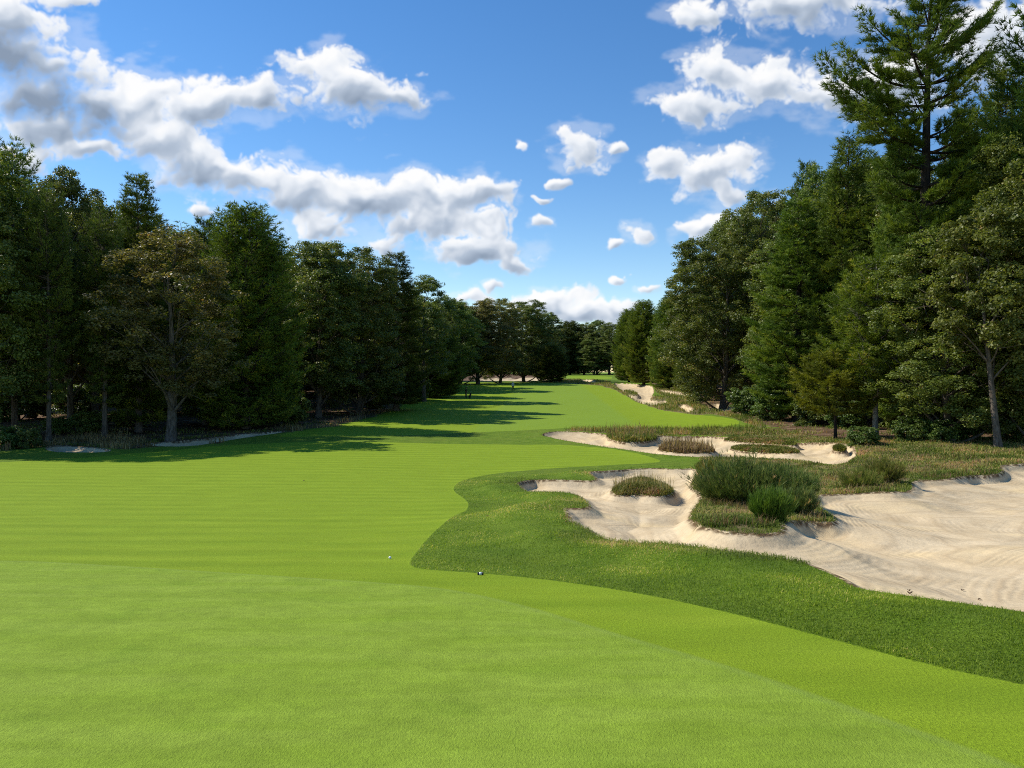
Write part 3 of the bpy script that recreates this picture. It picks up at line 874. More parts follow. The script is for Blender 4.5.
def px_tree(name, proto, px, Y, top, wpx, leaf, fat=1.22, **kw):
    """A tree whose foot stands at distance Y, with the height and crown width it has in the photograph."""
    x = (px - 512) / F_PX * Y
    g = float(ground_z(x, Y)[0])
    r = ray(px, top); ztop = CAM_Z + r[2] / r[1] * Y
    return tree(name, proto, x, Y, ztop - g, fat * wpx / 2 / F_PX * Y, leaf, **kw)


LW = 'trees of the left wood'; RW = 'trees of the right wood'; FWG = 'trees closing the far end of the fairway'
# left wood, front row from near to far
LEFT = [
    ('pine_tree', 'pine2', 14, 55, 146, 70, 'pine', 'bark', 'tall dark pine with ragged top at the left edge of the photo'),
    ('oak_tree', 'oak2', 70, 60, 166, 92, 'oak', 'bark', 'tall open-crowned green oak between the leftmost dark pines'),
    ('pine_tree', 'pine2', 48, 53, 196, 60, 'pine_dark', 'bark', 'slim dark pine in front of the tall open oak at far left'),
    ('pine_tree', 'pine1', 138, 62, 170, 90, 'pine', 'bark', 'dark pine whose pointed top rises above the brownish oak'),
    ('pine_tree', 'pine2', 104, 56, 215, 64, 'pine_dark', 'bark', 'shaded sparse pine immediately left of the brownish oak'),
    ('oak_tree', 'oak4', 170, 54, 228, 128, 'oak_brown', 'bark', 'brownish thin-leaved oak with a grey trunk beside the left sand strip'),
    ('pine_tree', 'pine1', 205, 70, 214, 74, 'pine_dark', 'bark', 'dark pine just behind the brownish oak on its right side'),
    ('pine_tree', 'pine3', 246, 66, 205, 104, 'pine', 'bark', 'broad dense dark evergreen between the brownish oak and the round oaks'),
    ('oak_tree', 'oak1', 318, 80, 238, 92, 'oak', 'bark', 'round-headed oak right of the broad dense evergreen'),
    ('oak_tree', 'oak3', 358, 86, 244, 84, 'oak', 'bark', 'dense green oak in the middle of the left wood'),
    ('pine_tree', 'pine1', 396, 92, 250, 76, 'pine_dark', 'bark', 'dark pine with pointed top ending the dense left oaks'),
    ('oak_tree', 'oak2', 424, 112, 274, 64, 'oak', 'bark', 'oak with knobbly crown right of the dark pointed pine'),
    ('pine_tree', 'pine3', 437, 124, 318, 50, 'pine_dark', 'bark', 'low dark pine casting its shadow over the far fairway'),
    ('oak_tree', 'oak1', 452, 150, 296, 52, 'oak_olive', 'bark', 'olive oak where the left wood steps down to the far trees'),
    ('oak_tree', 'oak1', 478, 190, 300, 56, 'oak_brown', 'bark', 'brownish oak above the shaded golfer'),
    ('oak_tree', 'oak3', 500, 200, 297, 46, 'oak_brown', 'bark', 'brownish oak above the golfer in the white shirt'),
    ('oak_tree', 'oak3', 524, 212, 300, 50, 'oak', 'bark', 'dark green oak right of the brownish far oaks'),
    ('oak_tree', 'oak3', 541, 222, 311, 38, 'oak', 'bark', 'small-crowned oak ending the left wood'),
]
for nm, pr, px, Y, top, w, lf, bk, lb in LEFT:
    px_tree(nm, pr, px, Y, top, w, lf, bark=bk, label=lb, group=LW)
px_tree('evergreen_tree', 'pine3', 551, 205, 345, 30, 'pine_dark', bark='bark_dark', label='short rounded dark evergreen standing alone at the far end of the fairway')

# right wood, far to near
RIGHT = [
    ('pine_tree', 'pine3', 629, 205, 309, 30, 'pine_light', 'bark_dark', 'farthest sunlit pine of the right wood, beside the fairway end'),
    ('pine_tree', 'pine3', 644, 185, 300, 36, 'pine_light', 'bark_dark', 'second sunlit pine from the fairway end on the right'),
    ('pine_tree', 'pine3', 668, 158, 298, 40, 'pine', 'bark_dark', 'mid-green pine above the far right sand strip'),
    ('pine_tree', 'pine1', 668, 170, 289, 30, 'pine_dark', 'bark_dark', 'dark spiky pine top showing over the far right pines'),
    ('pine_tree', 'pine3', 692, 138, 288, 40, 'pine', 'bark_dark', 'pine between the far right pines and the tall rounded oak'),
    ('oak_tree', 'oak3', 722, 95, 236, 96, 'oak', 'bark', 'tall dense oak with leaves down to the ground right of the fairway'),
    ('oak_tree', 'oak3', 762, 98, 188, 92, 'oak', 'bark', 'taller lobed oak behind the dense oak on the right'),
    ('pine_tree', 'pine1', 806, 92, 158, 70, 'pine_dark', 'bark_dark', 'dark pine tip rising above the lobed right oak'),
    ('pine_tree', 'pine1', 797, 66, 196, 110, 'pine', 'bark_dark', 'big layered pine with branches to the ground at the sand path'),
    ('pine_tree', 'pine1', 848, 64, 132, 104, 'pine', 'bark_dark', 'tall layered pine left of the lone tall pine'),
    ('pine_tree', 'pine2', 1010, 52, 62, 96, 'pine', 'bark_dark', 'tall dark pine right of the ragged giant pine'),
    ('pine_tree', 'pine2', 1062, 47, -30, 130, 'pine', 'bark_dark', 'tall pine at the right edge of the photo'),
    ('pine_tree', 'pine1', 900, 56, 128, 84, 'pine', 'bark_dark', 'layered pine close behind the left side of the ragged giant pine'),
    ('pine_tree', 'pine1', 962, 55, 98, 86, 'pine', 'bark_dark', 'layered pine close behind the right side of the ragged giant pine'),
    ('oak_tree', 'oak3', 952, 45, 222, 128, 'oak_olive', 'bark', 'olive-green oak in front of the ragged giant pine'),
    ('oak_tree', 'oak3', 1046, 43, 128, 120, 'oak_olive', 'bark', 'tall olive oak cut by the right edge of the photo'),
    ('pine_tree', conifer(45, 16, 3.6, 3.9, .62, 6, 'round', ragged=.35, dens=1.3, nw=.045, k=9, tuft=.32, sub=.6, tr=.2), 876, 49, 258, 84, 'pine_light', 'bark_pale', 'young light-green pine with a pale trunk beside the olive oak'),
]
for nm, pr, px, Y, top, w, lf, bk, lb in RIGHT:
    px_tree(nm, pr, px, Y, top, w, lf, bark=bk, label=lb, group=RW)
giant = conifer(41, 27.5, 3.9, 4, 1.15, 4, 'tall', ragged=.6, up=.42, tr=.40, dens=1.5, tuft=.32, nw=.034, k=14, sub=.6,
                limbs=[(19.2, math.pi * 1.02, 5.6, .16), (19.0, math.pi * .93, 4.3, .05), (20.8, math.pi * .98, 4.4, .18), (22.5, math.pi * 1.05, 3.6, .3), (21.0, .1, 3.6, .35), (23.0, -.1, 3.4, .4), (17.5, math.pi * 1.1, 4.2, .0), (17.0, .0, 4.2, .05)])
px_tree('pine_tree', giant, 928, 48, -28, 122, 'pine', bark='bark_dark', rot=0, label='ragged giant pine towering over the right wood, long limb reaching left', group=RW)
# yellowing low pine limbs belong to a small understorey pine
px_tree('pine_tree', conifer(43, 7.5, 3.0, 2.6, .55, 6, 'round', ragged=.3, dens=1.5, tr=.12, nw=.045, k=9), 836, 49.5, 356, 74, 'pine_gold', bark='bark_dark', label='small yellowing pine low in the shade of the right wood', group=RW)
lean_tr = broadleaf(44, 15, 3.4, 5.2, 20, 330, 100, .18, tr=.2)
px_tree('oak_tree', lean_tr, 999, 41, 205, 92, 'oak_olive', bark='bark', rot=0, lean=(0, -.10), label='slender leaning oak with a bare brown trunk at the bank, right of the olive oak', group=RW)

# far end
for i, (px, Y, top, w, pr, lf) in enumerate([(556, 335, 327, 22, 'oak1', 'oak'), (570, 340, 321, 26, 'pine3', 'pine_dark'), (584, 338, 323, 24, 'oak1', 'oak'), (597, 345, 320, 24, 'oak3', 'oak'), (609, 330, 322, 26, 'oak2', 'oak'), (626, 335, 315, 30, 'pine1', 'pine_dark'), (540, 340, 325, 26, 'pine1', 'pine_dark')]):
    px_tree('distant_tree', pr, px, Y, top, w, lf, bark='bark_dark', cat='tree', group=FWG, fat=1.6, label='distant dark green tree in the row closing the far end of the fairway')

# rows that fill the woods behind the front trees
random.seed(77)
def fill(seq, group, label, kinds):
    for (px, Y, top, w) in seq:
        pr, lf = random.choice(kinds)
        px_tree('background_tree', pr, px, Y, top, w, lf, bark='bark', group=group, label=label, cat='tree', fat=1.5)
K1 = [('oak1', 'oak'), ('pine1', 'pine_dark'), ('pine3', 'pine_dark'), ('oak3', 'oak'), ('oak3', 'oak'), ('pine3', 'pine_dark')]
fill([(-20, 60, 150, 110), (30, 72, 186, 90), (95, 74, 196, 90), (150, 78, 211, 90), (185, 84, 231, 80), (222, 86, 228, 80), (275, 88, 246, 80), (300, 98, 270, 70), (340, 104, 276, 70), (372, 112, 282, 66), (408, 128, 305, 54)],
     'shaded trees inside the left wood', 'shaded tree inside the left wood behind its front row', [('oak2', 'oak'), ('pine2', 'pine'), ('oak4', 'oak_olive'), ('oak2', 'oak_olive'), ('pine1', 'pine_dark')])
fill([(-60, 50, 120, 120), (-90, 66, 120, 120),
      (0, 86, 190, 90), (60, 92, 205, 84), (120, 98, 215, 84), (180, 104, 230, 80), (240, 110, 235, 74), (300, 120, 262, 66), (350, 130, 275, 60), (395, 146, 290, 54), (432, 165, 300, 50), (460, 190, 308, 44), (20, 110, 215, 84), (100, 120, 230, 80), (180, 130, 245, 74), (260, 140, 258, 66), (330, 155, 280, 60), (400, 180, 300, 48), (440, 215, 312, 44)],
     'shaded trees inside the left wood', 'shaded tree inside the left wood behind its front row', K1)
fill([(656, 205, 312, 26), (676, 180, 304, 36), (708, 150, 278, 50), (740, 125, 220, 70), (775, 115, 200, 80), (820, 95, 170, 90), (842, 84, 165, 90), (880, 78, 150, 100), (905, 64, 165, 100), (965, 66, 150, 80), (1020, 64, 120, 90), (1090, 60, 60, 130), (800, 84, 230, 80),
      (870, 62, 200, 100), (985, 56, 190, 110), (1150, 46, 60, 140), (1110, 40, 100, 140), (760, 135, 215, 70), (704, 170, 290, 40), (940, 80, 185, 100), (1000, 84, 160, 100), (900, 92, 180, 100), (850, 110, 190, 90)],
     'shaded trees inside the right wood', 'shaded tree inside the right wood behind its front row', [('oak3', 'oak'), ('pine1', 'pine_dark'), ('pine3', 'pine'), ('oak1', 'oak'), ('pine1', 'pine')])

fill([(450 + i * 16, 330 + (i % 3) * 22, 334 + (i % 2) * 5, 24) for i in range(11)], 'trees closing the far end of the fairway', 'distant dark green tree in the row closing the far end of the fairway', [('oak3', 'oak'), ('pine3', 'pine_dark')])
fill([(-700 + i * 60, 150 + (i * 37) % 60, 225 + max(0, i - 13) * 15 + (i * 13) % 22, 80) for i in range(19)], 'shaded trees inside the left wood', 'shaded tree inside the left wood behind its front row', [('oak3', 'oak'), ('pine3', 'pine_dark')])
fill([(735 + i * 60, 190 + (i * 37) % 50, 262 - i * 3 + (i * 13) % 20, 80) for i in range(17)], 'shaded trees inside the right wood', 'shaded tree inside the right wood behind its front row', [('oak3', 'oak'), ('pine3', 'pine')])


def px_shrub(px, base, hpx, wpx, leaf, label, group=None, proto='shrub1', name='shrub'):
    X, Y = at(px, base)
    o = tree(name, proto, X, Y, hpx / F_PX * Y, wpx / 2 / F_PX * Y, leaf, bark='bark_dark', label=label, cat='shrub', group=group)
    return o


random.seed(9)
for (px, base, h, w) in [(-30, 444, 40, 60), (60, 434, 18, 30), (92, 432, 22, 34), (130, 426, 18, 34), (215, 424, 40, 50), (240, 424, 44, 54), (268, 421, 38, 50), (292, 424, 30, 34),
                         (372, 408, 16, 30), (414, 400, 22, 32), (425, 393, 20, 30), (440, 387, 18, 28), (20, 420, 34, 60), (75, 416, 30, 60), (150, 414, 26, 60), (250, 408, 40, 50)]:
    px_shrub(px, base, h, w, random.choice(['shrub', 'oak', 'oak_olive']), 'shaded leafy shrub growing under the trees of the left wood', 'undergrowth shrubs of the left wood', random.choice(['shrub1', 'shrub2']))
px_shrub(6, 449, 24, 34, 'shrub', 'dark rounded shrub at the very left edge, at the fairway border')
px_shrub(30, 449, 20, 26, 'shrub', 'smaller dark rounded shrub second from the left edge', proto='shrub2')
for (px, base, h, w) in [(745, 415, 30, 40), (775, 420, 30, 44), (820, 425, 34, 50), (846, 428, 30, 40), (905, 428, 44, 50), (930, 424, 50, 60), (965, 425, 46, 54), (1000, 424, 44, 50), (1030, 428, 50, 60), (1070, 430, 60, 80), (860, 418, 40, 60), (800, 412, 34, 60), (700, 400, 24, 36)]:
    px_shrub(px, base, h, w, random.choice(['shrub', 'oak', 'oak_olive']), 'shaded leafy shrub growing under the trees of the right wood', 'undergrowth shrubs of the right wood', random.choice(['shrub1', 'shrub2']))
for (px, base, h, w, lb) in [(864, 446, 20, 32, 'low green shrub at the end of the sand path, left of the pale trunk'), (912, 441, 26, 38, 'bright leafy shrub under the olive oak at the bank'), (940, 442, 24, 34, 'sprawling shrub with bare twigs at the foot of the olive oak'),
                             (1016, 441, 34, 44, 'leafy shrub right of the leaning trunk'), (968, 441, 18, 26, 'low shrub between the olive oak and the leaning trunk')]:
    px_shrub(px, base, h, w, 'shrub', lb)


# ------------------------------------------------------------------ real grass blades
def blades(P, rng, length, width, lean=.5, tint=None):
    """One bent blade per point: two quads narrowing to the tip."""
    n = len(P)
    a = rng.uniform(0, 2 * np.pi, n)
    s = np.stack([np.cos(a), np.sin(a), np.zeros(n)], 1)
    h = np.stack([-np.sin(a), np.cos(a), np.zeros(n)], 1)
    L = (length * rng.uniform(.5, 1.25, n))[:, None]; w = (width * rng.uniform(.7, 1.3, n))[:, None]
    k = (lean * rng.uniform(.1, 1.5, n))[:, None]
    mid = P + h * L * k * .3 + np.array([0, 0, .55]) * L
    tip = P + h * L * k + np.array([0, 0, 1.]) * L * np.clip(1 - .35 * k, .3, 1)
    P = P - np.array([0, 0, .01])
    V = np.stack([P - s * w * .5, P + s * w * .5, mid + s * w * .38, mid - s * w * .38, tip], 1).reshape(-1, 3)
    i = np.arange(n)[:, None] * 5
    return V, i + np.array([[0, 1, 2, 3]]), i + np.array([[3, 2, 4]]), np.repeat(tint if tint is not None else rng.random(n), 5)


def scatter(n, box, rng):
    """Random ground points in wedge cells; density falls with distance."""
    y0, y1, t0, t1 = box
    Y = np.exp(rng.uniform(math.log(y0), math.log(y1), n))
    return rng.uniform(t0, t1, n) * Y, Y


def field(name, n, box, cond, length, width, leaf, seed, lean=.5, lw=None, **props):
    rng = np.random.default_rng(seed)
    X, Y = scatter(n, box, rng)
    z = zones(X, Y)
    m = cond(X, Y, z, rng)
    X, Y = X[m], Y[m]; dS, dI = z[0][m], z[5][m]
    Z = base_h(X, Y) + relief(X, Y, dS, dI)
    L = length(X, Y) if callable(length) else length
    W = width(X, Y) if callable(width) else width
    ti = np.clip(.45 + 1.1 * fbm(X * .6, Y * .6, 5, 4) + rng.normal(0, .24, len(X)), 0, 1)
    V, Q, T, A = blades(np.stack([X, Y, Z], 1), rng, L, W, lean, ti)
    return link(name, np_mesh(name, V, Q, T, {'tint': A}), M[leaf], **props)


# longer-mown rough around the near bunker: blades of turf
field('rough_grass', 420000, (4.6, 34, -.16, .95), lambda X, Y, z, r: (z[1] < -.01) & (z[0] < -.02) & (z[3] < -.1) & (z[4] < 0) & (r.random(len(X)) < 1.0),
      lambda X, Y: .034 + .03 * fbm(X * 1.1, Y * 1.1, 44, 3), lambda X, Y: .0045 * np.maximum(1, Y / 11), 'turf', 101, 1.6, kind='stuff', label='thick green rough grass between the green and the big bunker', category='grass')
# brighter longer fringe on the bunker lips
field('bunker_edge_grass', 420000, (10, 62, -.1, .95), lambda X, Y, z, r: (z[0] < .10 * r.random(len(X))) & (z[0] > -(.25 + .9 * (fbm(X * .35, Y * .35, 4, 2) > .05)) * r.random(len(X)) ** 1.8) & (z[1] < .0) & (z[4] < .3),
      lambda X, Y: .075 + .0 * X, lambda X, Y: .008 * np.maximum(1, Y / 16), 'lipgrass', 102, 1.9, kind='stuff', label='shaggy grass hanging over the bunker edges', category='grass')
# unmown native grass on banks
field('native_grass', 420000, (13, 75, .16, .98), lambda X, Y, z, r: (z[3] > -.05) & (z[0] < 0) & (z[5] < -.02) & (fbm(X * 1.3, Y * 1.3, 7, 3) > -.35),
      lambda X, Y: .09 + .22 * np.clip(fbm(X * .5, Y * .5, 8, 3) + .3, 0, 1), lambda X, Y: .016 * np.maximum(1, Y / 20), 'native', 103, .9, kind='stuff', label='unmown olive and tan grass on the bunker banks', category='grass')
field('dry_grass', 90000, (13, 60, .16, .98), lambda X, Y, z, r: (z[3] > .1) & (z[0] < 0) & (z[5] < -.02) & (fbm(X * .7, Y * .7, 12, 3) > .05),
      lambda X, Y: .22 + .2 * np.clip(fbm(X * .5, Y * .5, 8, 3) + .3, 0, 1), lambda X, Y: .010 * np.maximum(1, Y / 20), 'straw', 104, .6, kind='stuff', label='dry straw-coloured seed stalks among the bank grass', category='grass')
field('far_bank_grass', 120000, (60, 260, -.05, .42), lambda X, Y, z, r: (z[3] > 0) & (z[0] < 0),
      .45, lambda X, Y: .03 * np.maximum(1, Y / 60), 'native', 105, .6, kind='stuff', label='brownish grass fringe beside the far sand strips', category='grass')
field('verge_grass', 60000, (44, 130, -.75, -.1), lambda X, Y, z, r: (((z[3] > -.2) & (z[0] < 0)) | ((z[4] > -.3) & (z[4] < 1.6) & (z[0] < -.1))) & (fbm(X * .5, Y * .5, 12, 3) > -.05),
      lambda X, Y: .35 + .5 * np.clip(fbm(X * .3, Y * .3, 8, 3) + .3, 0, 1), .045, 'straw', 106, .6, kind='stuff', label='brown weeds along the edge of the left wood', category='grass')
# pine straw, twigs and weeds inside the woods
field('forest_litter', 120000, (44, 140, -.8, .9), lambda X, Y, z, r: (z[4] > .3) & (z[0] < 0) & (z[3] < 0) & (fbm(X * .6, Y * .6, 15, 3) > .05), .28, .05, 'native', 107, 1.2, kind='stuff', label='low weeds scattered over the forest floor', category='undergrowth')


def isle_tuft(key, n, length, width, leaf, label, seed, straw=0, name='grass_tuft'):
    """The grass cap of one island of turf left standing in the sand."""
    rng = np.random.default_rng(seed)
    P = ISLES[key]; lo, hi = P.min(0), P.max(0)
    c = (lo + hi) / 2
    X = rng.uniform(lo[0] - .1, hi[0] + .1, n); Y = rng.uniform(lo[1] - .1, hi[1] + .1, n)
    z = zones(X, Y); m = z[5] > -.03
    X, Y = X[m], Y[m]
    Z = base_h(X, Y) + relief(X, Y, z[0][m], z[5][m])
    gz = float(Z.mean())
    pts = np.stack([X - c[0], Y - c[1], Z - gz], 1)
    ti = np.clip(.5 + .8 * fbm(X * 1.5, Y * 1.5, 5, 3) + rng.normal(0, .2, len(X)), 0, 1)
    edge = np.exp(-np.maximum(z[5][m], 0) / .25)
    L = length * (1 - .35 * edge)
    V, Q, T, A = blades(pts, rng, L, width, .9, ti)
    o = link(name, np_mesh(name, V, Q, T, {'tint': A}), M[leaf], label=label, category='grass', group='turf islands in the sand')
    o.location = (c[0], c[1], gz)
    if straw:
        k = rng.choice(len(pts), min(straw, len(pts)), replace=False)
        V, Q, T, A = blades(pts[k], rng, length * 2.4, width * .7, .4)
        link('seed_stalks', np_mesh('seed_stalks', V, Q, T, {'tint': A}), M['straw'], parent=o, kind='stuff')
    return o


isle_tuft('small', 16000, .22, .02, 'native', 'small rounded turf island alone in the middle of the big bunker', 1, 260)
isle_tuft('tuft', 9000, .42, .05, 'native', 'green tufted island at the back edge of the upper bunker', 2, 200)
isle_tuft('flat', 9000, .28, .04, 'straw', 'reddish flat grass island nearest the fairway tongue in the upper bunker', 3, 600)
isle_tuft('back', 8000, .20, .05, 'native', 'long narrow island at the back right of the upper bunker', 4, 0)
isle_tuft('front', 9000, .20, .05, 'native', 'long flat island just behind the broom bush', 5, 0)
isle_tuft('chip', 2500, .35, .05, 'native', 'tiny turf chip in the sand at the right end of the upper bunker', 6)


# ------------------------------------------------------------------ the broom bush and the small young pine on the bank
def broom_bush(px, base, h, r, seed, leaf, label, stems=900, name='broom_bush', spread=.62, cat='bush', n_leaf=7):
    rng = np.random.default_rng(seed)
    X, Y = at(px, base, .1)
    gz = float(ground_z(X, Y)[0])
    st = Acc(); fo = Acc()
    P = []; D = []; T = []
    for i in range(stems):
        a = rng.uniform(0, 6.283); q = rng.random() ** .6
        b = np.array([math.cos(a) * q * r * .62, math.sin(a) * q * r * .50, 0])
        tiltv = q * spread + rng.normal(0, .10)
        L = h * (rng.uniform(.45, 1.0) + (.22 if rng.random() < .12 else 0)) * (1 - .18 * q)
        d = np.array([math.cos(a) * math.sin(tiltv), math.sin(a) * math.sin(tiltv), math.cos(tiltv)])
        e = b + d * L; e[2] -= .10 * L * q
        mid = b + d * L * .5 + rng.normal(0, .02, 3)
        if i % 5 == 0: tube(st, [b, mid, e], [.008, .006, .003], 3)
        f = rng.uniform(.08, 1, n_leaf)
        pp = b * (1 - f[:, None]) + e * f[:, None] + rng.normal(0, .02, (n_leaf, 3))
        P.append(pp); D.append(np.tile(d, (n_leaf, 1)) + np.array([0, 0, .3])); T.append(np.clip(rng.uniform(.1, .8) + rng.normal(0, .1, n_leaf), 0, .97))
    P = np.concatenate(P); D = np.concatenate(D); D /= np.linalg.norm(D, axis=1)[:, None]
    needles(fo, P, D, rng, .17, .009, 6, .22, np.concatenate(T))
    root = link(name, None, None, label=label, category=cat); root.location = (X, Y, gz - .03)
    link('stems', st.mesh('stems'), M['bark_dark'], parent=root)
    link('foliage', fo.mesh('foliage'), M[leaf], parent=root)
    return root


broom_bush(742, 504, 1.38, 1.08, 31, 'broom', 'dark green upright broom bush, left and tallest of the bushes on the bunker bank', 1300, spread=.85)
broom_bush(781, 504, 1.08, .95, 32, 'broom', 'grey-green broom bush leaning right, beside the tallest broom bush', 1200)
broom_bush(771, 521, .56, .28, 33, 'bright', 'small bright green young pine in front of the broom bushes', 420, name='young_pine', spread=.42)
broom_bush(795, 515, .6, .42, 34, 'broom', 'low broom sprout right of the young pine', 350)
broom_bush(884, 484, .95, .6, 35, 'native', 'feathery green weed clump on the right bank edge', 420, name='weed_clump')
broom_bush(862, 488, .8, .6, 36, 'native', 'olive weed clump between the broom bushes and the feathery clump', 380, name='weed_clump')
broom_bush(714, 478, .8, .6, 37, 'native', 'olive weed clump behind the left side of the tallest broom bush', 380, name='weed_clump')


# ------------------------------------------------------------------ golfers, balls and small litter
def skin_obj(name, joints, edges, radii, mats, zones_, parent=None, sub=2):
    me = bpy.data.meshes.new(name)
    me.from_pydata(joints, edges, [])
    o = link(name, me, None, parent=parent)
    for m_ in mats: me.materials.append(m_)
    sk = o.modifiers.new('skin', 'SKIN'); sk.use_smooth_shade = True
    for i, r in enumerate(radii):
        me.skin_vertices[0].data[i].radius = (r, r) if not isinstance(r, tuple) else r
    me.skin_vertices[0].data[0].use_root = True
    ss = o.modifiers.new('sub', 'SUBSURF'); ss.levels = sub; ss.render_levels = sub
    dg = bpy.context.evaluated_depsgraph_get()
    m2 = bpy.data.meshes.new_from_object(o.evaluated_get(dg))
    o.modifiers.clear(); o.data = m2; m2.name = name
    m2.materials.clear()
    for m_ in mats: m2.materials.append(m_)
    for p in m2.polygons: p.material_index = zones_(p.center); p.use_smooth = True
    return o


SKINM = plain('skin', (.42, .25, .17), .6, .3)
WHITE = plain('white_cloth', (.78, .78, .76), .85, .1, .06)
NAVY = plain('dark_cloth', (.025, .03, .045), .85, .1)
GREY = plain('charcoal_cloth', (.05, .05, .055), .85, .1)
BLACK = plain('black_leather', (.012, .012, .012), .5, .4)
HAIRM = plain('brown_hair', (.05, .03, .02), .8, .2)
CAPW = plain('white_cap', (.8, .8, .78), .8, .1, .05)
METAL = plain('club_metal', (.5, .5, .52), .3, .6)
BALLM = plain('ball_white', (.8, .8, .78), .35, .5, .03)


def golfer(px, py, face, shirt, trousers, cap, label, stride):
    X, Y = at(px, py)
    root = link('person', None, None, label=label, category='person')
    root.location = (X, Y, float(ground_z(X, Y)[0])); root.rotation_euler = (0, 0, face)
    s = stride
    J = [(0, 0, .95), (0, .01, 1.12), (0, .02, 1.32), (0, 0, 1.45), (0, .02, 1.53), (0, .03, 1.60), (0, .03, 1.70),
         (.20, .01, 1.42), (.27, .06 * s, 1.15), (.24, .26, .98), (.23, .34, .95), (-.20, .01, 1.42), (-.27, -.06 * s, 1.15), (-.24, .16, .98), (-.22, .24, .95),
         (.10, 0, .90), (.11, .14 * s, .50), (.12, .08 * s, .09), (.12, .26 * s + .02, .05), (-.10, 0, .90), (-.11, -.08 * s, .50), (-.12, -.28 * s, .11), (-.12, -.14 * s + .03, .05)]
    E = [(0, 1), (1, 2), (2, 3), (3, 4), (4, 5), (5, 6), (3, 7), (7, 8), (8, 9), (9, 10), (3, 11), (11, 12), (12, 13), (13, 14), (0, 15), (15, 16), (16, 17), (17, 18), (0, 19), (19, 20), (20, 21), (21, 22)]
    R = [(.16, .12), (.15, .11), (.17, .12), (.10, .08), .055, .085, .08, .065, .048, .036, .035, .065, .048, .036, .035, .095, .062, .042, .04, .095, .062, .042, .04]
    def zf(c):
        if c.z > 1.49: return 0
        if c.z < .10: return 3
        if abs(c.x) > .17 and c.z < 1.18: return 0
        return 1 if c.z > .97 else 2
    skin_obj('body', J, E, R, [SKINM, shirt, trousers, BLACK], zf, root)
    bm = Acc()
    a = np.linspace(0, 2 * np.pi, 14, endpoint=False)
    rings = [(1.63, .106), (1.68, .112), (1.74, .098), (1.785, .055)]
    V = np.array([[math.cos(t) * r, math.sin(t) * r + .03, z] for z, r in rings for t in a] + [[0, .03, 1.80]])
    i = np.arange(56).reshape(4, 14); j = np.roll(i, -1, 1)
    Q = np.stack([i[:-1], j[:-1], j[1:], i[1:]], -1).reshape(-1, 4)
    T = np.stack([i[3], j[3], np.full(14, 56)], 1)
    bm.add(V, Q, T)
    if cap is CAPW:
        b = np.array([[-.08, .11, 1.665], [.08, .11, 1.665], [.06, .22, 1.65], [-.06, .22, 1.65], [-.08, .11, 1.675], [.08, .11, 1.675], [.06, .22, 1.66], [-.06, .22, 1.66]])
        bm.add(b, [[0, 3, 2, 1], [4, 5, 6, 7], [0, 1, 5, 4], [1, 2, 6, 5], [2, 3, 7, 6], [3, 0, 4, 7]])
    link('cap' if cap is CAPW else 'hair', bm.mesh('headwear', True), cap, parent=root)
    return root, X, Y


def golf_bag(X, Y, z, tilt, face, label):
    root = link('golf_bag', None, None, label=label, category='golf bag')
    root.location = (X, Y, z); root.rotation_euler = (tilt, 0, face)
    b = Acc(); tube(b, [(0, 0, 0), (0, 0, .06), (0, 0, .45), (0, 0, .80), (0, 0, .86)], [.12, .13, .115, .13, .135], 14)
    tube(b, [(0, .12, .15), (0, .17, .22), (0, .17, .45), (0, .12, .52)], [.03, .07, .07, .03], 8)
    link('bag_body', b.mesh('bag_body', True), BLACK, parent=root)
    for k in range(5):
        c = Acc(); x = .06 * math.cos(k * 1.3); y = .06 * math.sin(k * 1.3)
        tube(c, [(x, y, .5), (x * 1.2, y * 1.2, 1.05 + .02 * k), (x * 1.2 + .03, y * 1.2, 1.08 + .02 * k), (x * 1.2 + .08, y * 1.2, 1.07 + .02 * k)], [.007, .007, .02, .012], 6)
        link('club', c.mesh('club', True), METAL, parent=root)


p1, X1, Y1 = golfer(466, 398.5, -1.2, NAVY, GREY, HAIRM, 'golfer in dark clothes standing in tree shadow beside a black golf bag', .35)
golf_bag(X1 + .55, Y1 - .15, float(ground_z(X1 + .55, Y1 - .15)[0]), .25, 1.9, 'black golf bag with clubs beside the golfer in dark clothes')
p2, X2, Y2 = golfer(513, 391, 2.6, WHITE, NAVY, CAPW, 'golfer in white shirt, white cap and dark trousers walking on the far fairway', 1.0)


def ball(px, py, label):
    X, Y = at(px, py)
    me = bpy.data.meshes.new('golf_ball'); bm = bmesh.new()
    bmesh.ops.create_icosphere(bm, subdivisions=3, radius=.0215); bm.to_mesh(me); bm.free()
    for p in me.polygons: p.use_smooth = True
    o = link('golf_ball', me, BALLM, label=label, category='golf ball'); o.location = (X, Y, float(ground_z(X, Y)[0]) + .02)


ball(390, 559, 'white golf ball on the fairway just left of the rough')
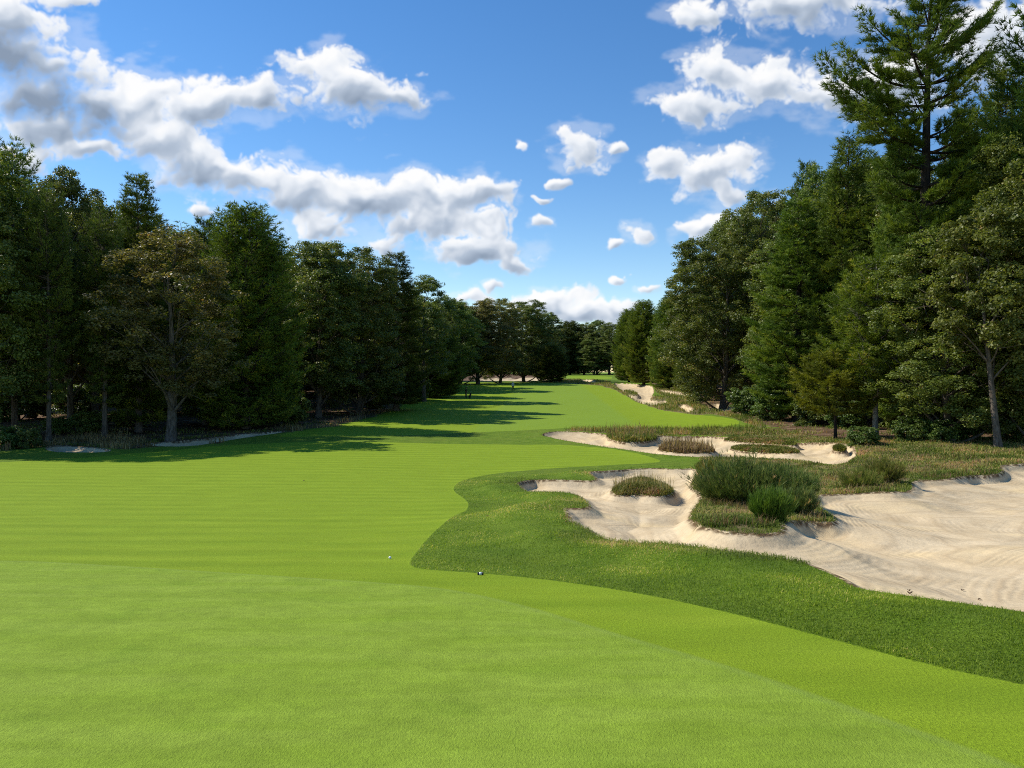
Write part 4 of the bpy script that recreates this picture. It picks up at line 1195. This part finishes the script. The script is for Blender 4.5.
# small marker: white dome between two black end plates
X, Y = at(480.5, 575); zg = float(ground_z(X, Y)[0])
mk = link('sprinkler_marker', None, None, label='tiny black and white marker at the lower edge of the rough', category='marker')
mk.location = (X, Y, zg); mk.scale = (.75, .75, .75)
c = Acc(); tube(c, [(-.022, 0, .025), (-.018, 0, .025), (.018, 0, .025), (.022, 0, .025)], [.018, .026, .026, .018], 14); link('dome', c.mesh('dome', True), BALLM, parent=mk)
for sx in (-1, 1):
    c = Acc(); tube(c, [(sx * .024, 0, .022), (sx * .028, 0, .022), (sx * .048, 0, .022), (sx * .052, 0, .022)], [.015, .026, .026, .015], 14); link('end_plate', c.mesh('end_plate', True), BLACK, parent=mk)

LEAFM = plain('dead_leaf', (.075, .045, .025), .8, .2)


def dead_leaf(px, py, size, label, k):
    X, Y = at(px, py); z = float(ground_z(X, Y)[0])
    rng = np.random.default_rng(k)
    a = np.linspace(0, 2 * np.pi, 11, endpoint=False)
    r = size * (.5 + .22 * np.cos(5 * a) * rng.uniform(.5, 1)) * np.where(np.abs(np.sin(a)) > .3, .7, 1.1)
    V = np.stack([r * np.cos(a), r * np.sin(a), size * (.18 + .22 * np.cos(2 * a + k))], 1)
    V = np.concatenate([V, [[0, 0, size * .12]], V - [0, 0, .003], [[0, 0, size * .12 - .003]]])
    T = [[i, (i + 1) % 11, 11] for i in range(11)] + [[12 + (i + 1) % 11, 12 + i, 23] for i in range(11)]
    Q = [[i, 12 + i, 12 + (i + 1) % 11, (i + 1) % 11] for i in range(11)]
    o = link('fallen_leaf', np_mesh('fallen_leaf', V, Q, T), LEAFM, label=label, category='leaf', group='fallen leaves')
    o.location = (X, Y, z + .015)


for k, (px, py, sz, lb) in enumerate([(909, 577, .10, 'curled brown leaf on the big bunker sand, upper one of the close pair'), (910, 582, .14, 'larger brown leaf on the big bunker sand, lower one of the close pair'), (963, 564, .10, 'brown leaf on the sand, left one of the two near the right edge'),
                                      (980, 571, .11, 'brown leaf on the sand, right one of the two near the right edge'), (915, 611, .09, 'dark leaf lying in the rough below the bunker edge'), (487, 518, .10, 'dark leaf high on the rough left of the bunker'),
                                      (566, 528, .11, 'dark leaf on the rough slope nearest the bunker sand'), (304, 481, .16, 'dark leaf alone on the striped fairway')]):
    dead_leaf(px, py, sz * .42, lb, k)
